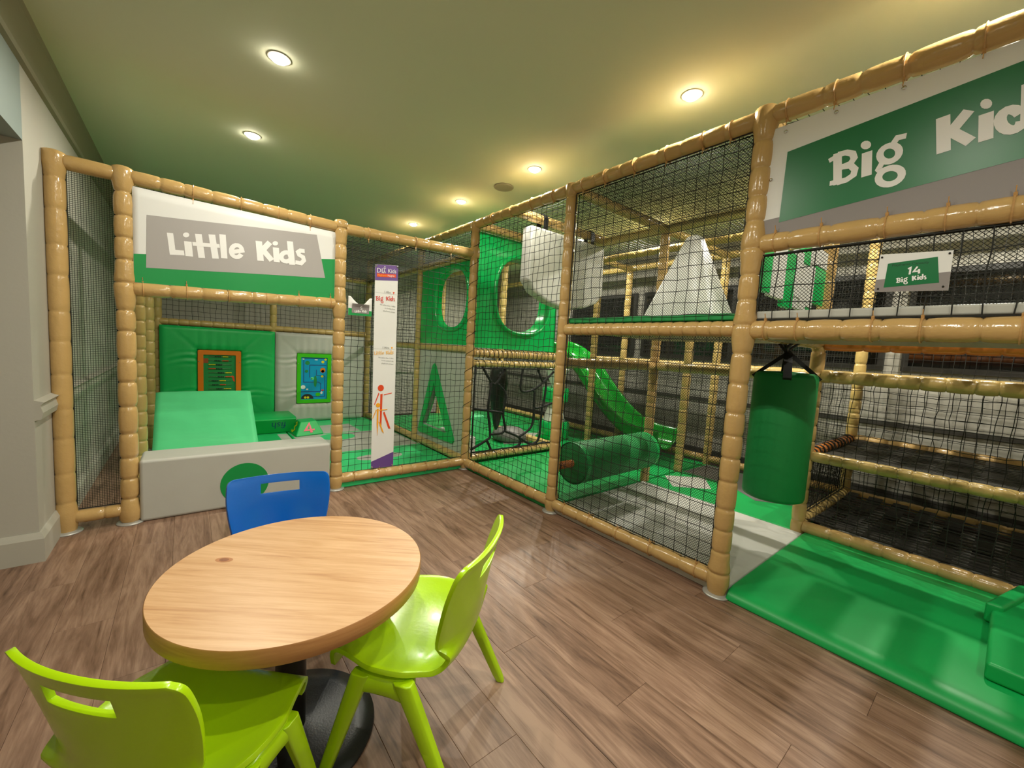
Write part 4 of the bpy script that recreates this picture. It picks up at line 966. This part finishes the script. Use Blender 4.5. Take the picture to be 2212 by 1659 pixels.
# ------------------------------------------------------------------ roller, punch bag, slide
ro = thing('foam_roller', 'thick green foam roller lying low between two posts behind the net', 'roller', (.6, E_, .3))
def capsule(c, ax, L, r, rb): return [(.01, -L/2), (r-rb, -L/2), (r-rb*.3, -L/2+rb*.3), (r, -L/2+rb), (r, L/2-rb), (r-rb*.3, L/2-rb*.3), (r-rb, L/2), (.01, L/2)]
mb = MB(); mb.lathe(capsule(0, 0, .86, .142, .02), (.60, E_, .302), (1, 0, 0), 36); mb.build('body', M['green_dark'], ro, smooth=True)
mb = MB(); mb.tube([(.03, E_, .302), (1.05, E_, .302)], .026, 12); mb.build('axle', M['rope_orange'], ro, smooth=True)
for x in (.19, 1.01):
    mb = MB(); mb.lathe([(.1435, -.018), (.1445, -.015), (.1445, .015), (.1435, .018)], (x, E_, .302), (1, 0, 0), 36, cap=False); mb.build('band', M['green'], ro, smooth=True)
pb = thing('punch_bag', 'tall dark green punch bag hanging by black straps in the entrance bay', 'punch bag', (.565, F_, .37))
bx, bz0, bz1, br = .565, .355, 1.015, .142
mb = MB(); mb.lathe([(.01, bz0-.006), (br-.02, bz0-.004), (br-.004, bz0+.004), (br, bz0+.02), (br*1.0, (bz0+bz1)/2), (br, bz1-.025), (br-.006, bz1-.008), (br-.022, bz1), (.01, bz1+.006)], (bx, F_, 0), n=48); mb.build('body', M['green_dark'], pb, smooth=True)
def strap(mb, pts, w_, th=.0025, side=None):
    pts = [Vector(p) for p in pts]; vs = []
    for i, p in enumerate(pts):
        t = (pts[min(i+1, len(pts)-1)]-pts[max(i-1, 0)]).normalized(); n_ = side if side else t.cross(Vector((0, 0, 1))).normalized()
        k = n_.cross(t).normalized()
        vs += [p+n_*w_/2+k*th, p-n_*w_/2+k*th, p-n_*w_/2-k*th, p+n_*w_/2-k*th]
    fs = [(4*i+a, 4*i+(a+1) % 4, 4*i+4+(a+1) % 4, 4*i+4+a) for i in range(len(pts)-1) for a in range(4)]
    mb.add(vs, fs+[(0, 1, 2, 3), tuple(4*(len(pts)-1)+a for a in (3, 2, 1, 0))])
kn = Vector((bx, F_, 1.108))
for a in (20, 110, 200, 290):
    ca, sa = math.cos(math.radians(a)), math.sin(math.radians(a))
    mb = MB(); strap(mb, [kn+Vector((ca*.012, sa*.012, 0)), (bx+ca*.11, F_+sa*.11, 1.02), (bx+ca*(br+.004), F_+sa*(br+.004), .985)], .036, .009); mb.build('strap', M['strap'], pb)
mb = MB(); mb.lathe([(.004, -.022), (.017, -.014), (.02, 0), (.017, .014), (.004, .022)], kn, n=14); mb.build('knot', M['strap'], pb, smooth=True)
for x in (-.05, .05):
    mb = MB(); strap(mb, [kn, (bx+x*.6, F_, 1.14), (bx+x, F_-.040, 1.18), (bx+x, F_-.040, 1.21), (bx+x, F_, 1.238), (bx+x, F_+.04, 1.2), (bx+x*.8, F_+.03, 1.16), kn], .024, .004, side=Vector((1, 0, 0))); mb.build('strap', M['strap'], pb)
# slide: open half-pipe
path = [(1.87, .95, 1.02), (1.87, .70, .98), (1.87, .45, .84), (1.87, .20, .60), (1.87, -.05, .38), (1.87, -.28, .235), (1.87, -.50, .165), (1.87, -.80, .15)]
P = [Vector(p) for p in path]; S = []
for i in range(len(P)-1):
    a = P[max(i-1, 0)]; b = P[i]; c = P[i+1]; d = P[min(i+2, len(P)-1)]
    for k in range(6):
        t = k/6; S.append(.5*((2*b)+(c-a)*t+(2*a-5*b+4*c-d)*t*t+(3*b-a-3*c+d)*t**3))
S.append(P[-1])
mb = MB(); vs = []; sec = []
for k in range(15):
    a = PI+PI*k/14; sec.append((.185*math.cos(a), .165*math.sin(a)+.05))
sec = [(-.215, .055), (-.215, .075), (-.19, .08)]+[(-.185, .05)]+sec[1:-1]+[(.185, .05), (.19, .08), (.215, .075), (.215, .055)]
for i, p in enumerate(S):
    t = (S[min(i+1, len(S)-1)]-S[max(i-1, 0)]).normalized(); sd_ = Vector((1, 0, 0)); up = sd_.cross(t).normalized()
    if up.z < 0: up = -up
    for u, v in sec: vs.append(p+sd_*u+up*(v+.11))
n = len(sec); mb.add(vs, [(i*n+k, i*n+k+1, (i+1)*n+k+1, (i+1)*n+k) for i in range(len(S)-1) for k in range(n-1)])
o = mb.build('slide', M['slide'], smooth=True); sd = o.modifiers.new('s', 'SOLIDIFY'); sd.thickness = .008; sd.offset = 0
tag(o, 'glossy green half-pipe slide curving down inside the climbing frame', 'slide')
# ------------------------------------------------------------------ webbing tiers at the right
def webbing(label, x0, x1, y0, y1, z, bw=.088, cross=.046):
    t = thing('webbing_deck', label, 'deck', ((x0+x1)/2, (y0+y1)/2, z))
    k = 0; y = y0
    while y < y1-.03:
        w_ = bw; mb = MB(); n_ = 10; vs = []
        for i in range(n_+1):
            x = x0+(x1-x0)*i/n_; zz = z+.004*math.sin(i*1.9+k)-.02*math.sin(PI*i/n_)
            vs += [(x, y, zz), (x, min(y+w_, y1), zz), (x, min(y+w_, y1), zz+.004), (x, y, zz+.004)]
        mb.add(vs, [(4*i+a, 4*i+4+a, 4*i+4+(a+1) % 4, 4*i+(a+1) % 4) for i in range(n_) for a in range(4)])
        mb.build('belt', M['web'], t); y += .135; k += 1
    x = x0+.01; k = 0
    while cross and x < x1-.02:
        mb = MB(); i = (x-x0)/(x1-x0); zz = z+.003-.02*math.sin(PI*i)
        mb.box((x, y0, zz), (x+.022, y1, zz+.004)); mb.build('cross_belt', M['web'], t); x += cross; k += 1
    return t
webbing('lowest black webbing tier, just above the floor behind the long bottom rail', X2+.05, X4-.03, G_-.1, F_-.04, .105, .078, .064)
webbing('middle black webbing tier beside the orange rope-wrapped rail', X2+.04, X4-.03, G_-.1, F_-.04, .515)
webbing('top black webbing tier seen edge-on below the orange-brown beam', X2+.35, X4-.03, G_-.1, F_-.04, 1.0)
webbing('black webbing strip of the upper deck over the entrance mat', .44, X2-.03, G_-.1, F_-.04, 1.245, .07, False)
mb = MB(); mb.lathe([(.004, -.07), (.03, -.065), (.055, -.045), (.068, -.015), (.07, .0), (.068, .015), (.055, .045), (.03, .065), (.004, .07)], (1.55, -3.04, .80), n=28)
hbz = thing('hanging_ball', 'deep green hanging ball at the right margin above the middle tier', 'ball', (1.55, -3.04, .8)); mb.build('ball', M['green_dark'], hbz, smooth=True)
mb = MB(); mb.tube([(1.55, -3.04, .865), (1.55, -3.04, 1.0)], .006, 6); mb.build('cord', M['strap'], hbz)

# ------------------------------------------------------------------ round table
tx, ty, tz = -1.645, -1.805, .466
tb = thing('round_table', 'low round oak-topped table on a black pedestal in the foreground', 'table', (tx, ty, 0))
mb = MB(); R = .303
mb.lathe([(R-.0015, 0), (R, .0015), (R, .0375), (R-.0015, .039)], (tx, ty, tz-.039), n=96, cap=False); mb.build('edge_band', M['oak_edge'], tb, smooth=True)
mb = MB(); mb.prism(ellipse(tx, ty, R-.0015, R-.0015, 96), lambda u, v, d: (u, v, d), tz-.039, tz)
o = mb.build('tabletop', M['oak'], tb)
kx, ky = tx-.155, ty+.125
cr_, sr_ = math.cos(-.68), math.sin(-.68)
def knot(rx, ry, d, m, nm='knot'):
    mb = MB(); mb.add([(kx+cr_*u-sr_*v, ky+sr_*u+cr_*v, tz+d) for u, v in ellipse(0, 0, rx, ry, 20)], [tuple(range(20))]); mb.build(nm, m, tb)
knot(.022, .012, .0003, mat('knot_ring', 'b0784a', .4)); knot(.012, .008, .0005, mat('knot_heart', '8a5433', .4, var=.3, vscale=200))
mb = MB(); mb.lathe([(.005, 0), (.207, 0), (.212, .004), (.210, .010), (.16, .016), (.06, .022), (.034, .03), (.005, .03)], (tx-.02, ty, 0), n=64); mb.build('base_plate', M['blackplate'], tb, smooth=True)
mb = MB(); mb.lathe([(.036, .022), (.036, tz-.05), (.06, tz-.047), (.06, tz-.0395)], (tx-.02, ty, 0), n=32); mb.build('column', M['black'], tb, bevel=.003)

# ------------------------------------------------------------------ moulded chairs
def catmull(P, k):
    P = [Vector(p) for p in P]; S = []
    for i in range(len(P)-1):
        a = P[max(i-1, 0)]; b = P[i]; c = P[i+1]; d = P[min(i+2, len(P)-1)]
        for j in range(k):
            t = j/k; S.append(.5*((2*b)+(c-a)*t+(2*a-5*b+4*c-d)*t*t+(3*b-a-3*c+d)*t**3))
    S.append(P[-1]); return S
def make_chair(m, label):
    t = thing('moulded_chair', label, 'chair', (0, 0, 0)); t['_local'] = 1
    # profile: y (forward), z, half width, dish
    prof = [(.150, .228, .138, .0), (.146, .258, .150, .004), (.128, .273, .160, .008), (.085, .270, .172, .012), (.04, .264, .186, .018), (-.01, .255, .188, .027), (-.045, .248, .180, .031), (-.072, .243, .158, .026), (-.100, .243, .146, .026),
            (-.127, .257, .142, .034), (-.144, .292, .144, .042), (-.154, .345, .152, .044), (-.163, .395, .162, .042), (-.173, .450, .169, .038), (-.183, .498, .169, .032), (-.189, .518, .164, .028), (-.192, .527, .150, .024)]
    rows = catmull([(a, b, c) for a, b, c, d in prof], 4); dish = catmull([(d, 0, 0) for a, b, c, d in prof], 4)
    NU = 26; mb = MB(); vs = []
    for r_, d_ in zip(rows, dish):
        y, z, hw = r_
        back = min(1, max(0, (z-.275)/.06)) if y < -.08 else 0
        for i in range(NU+1):
            u = -1+2*i/NU; q = abs(u)**2.2*d_.x
            vs.append((u*hw, y+q*back, z+q*(1-back)))
    fs = []
    nr = len(rows)
    for j in range(nr-1):
        zc = (rows[j].y+rows[j+1].y)/2
        for i in range(NU):
            uc = -1+2*(i+.5)/NU
            if .466 < zc < .500 and abs(uc) < .37 and rows[j].x < -.1: continue
            fs.append((j*(NU+1)+i, j*(NU+1)+i+1, (j+1)*(NU+1)+i+1, (j+1)*(NU+1)+i))
    mb.add(vs, fs); o = mb.build('shell', M[m], t, smooth=True)
    so = o.modifiers.new('solid', 'SOLIDIFY'); so.thickness = .011; so.offset = -1; so.use_even_offset = False
    bv = o.modifiers.new('bev', 'BEVEL'); bv.width = .0035; bv.segments = 2; bv.angle_limit = math.radians(50)
    for s in (-1, 1):
        # side flange from which both legs grow
        mb = MB(); xs = .152*s; xo = .186*s
        pts = [(.082, .258), (.055, .272), (.0, .274), (-.04, .271), (-.066, .258)]
        vs = []
        for y, z in pts:
            vs += [(xs-.012*s, y, z-.014), (xs-.012*s, y, z-.002), (xs+.004*s, y, z+.004), (xo-.01*s, y, z+.002), (xo, y, z-.006), (xo+.003*s, y, z-.045), (xo-.012*s, y, z-.050), (xo-.015*s, y, z-.020)]
        mb.add(vs, [(8*i+k, 8*i+(k+1) % 8, 8*i+8+(k+1) % 8, 8*i+8+k) for i in range(len(pts)-1) for k in range(8)]+[tuple(range(8)), tuple(8*(len(pts)-1)+k for k in range(7, -1, -1))])
        mb.build('side_flange', M[m], t, subsurf=1, smooth=True, recalc=True)
        for y0, y1 in ((.055, .14), (-.045, -.18)):
            mb = MB(); vs = []; fd = 1 if y1 > 0 else -1
            st_ = [(0.0, .0), (.08, .0), (.5, 0), (.93, 0), (1.0, 0)]
            for i, (q, _) in enumerate(st_):
                x = (.176+.012*q)*s; y = y0+(y1-y0)*q; z = .268*(1-q)
                wx_ = .0145-.003*q; wy_ = .022-.008*q
                if i == 4: wx_ *= .85; wy_ *= .85
                for a, b in ((-1, -.6), (-.6, -1), (.6, -1), (1, -.6), (1, .6), (.6, 1), (-.6, 1), (-1, .6)): vs.append((x+a*wx_, y+b*wy_, z))
            mb.add(vs, [(8*i+k, 8*i+(k+1) % 8, 8*i+8+(k+1) % 8, 8*i+8+k) for i in range(4) for k in range(8)]+[tuple(range(8)), tuple(32+k for k in range(7, -1, -1))])
            mb.build('leg', M[m], t, smooth=True, bevel=.004, recalc=True)
    return t
def place(t, x, y, deg, k=1.0):
    t.location = (x, y, 0); t.rotation_euler = (0, 0, math.radians(deg)); t.scale = (k, k, k); del t['_local']
ch = make_chair('lime', 'lime green moulded chair seen side-on, right of the round table')
def copy_chair(src, label):
    r = src.copy(); C.objects.link(r); r['label'] = label
    for c in src.children:
        d = c.copy(); C.objects.link(d); d.parent = r
    return r
ch2 = copy_chair(ch, 'lime green moulded chair seen from behind, at the lower left corner')
place(ch, -1.375, -1.958, 38.3, 1.06); place(ch2, -1.874, -1.954, -48, 1.0)
ch['group'] = ch2['group'] = 'moulded chairs around the round table'
ch3 = make_chair('blue', 'blue moulded chair on the far side of the round table'); place(ch3, -1.618, -1.38, 173.3); ch3['group'] = 'moulded chairs around the round table'
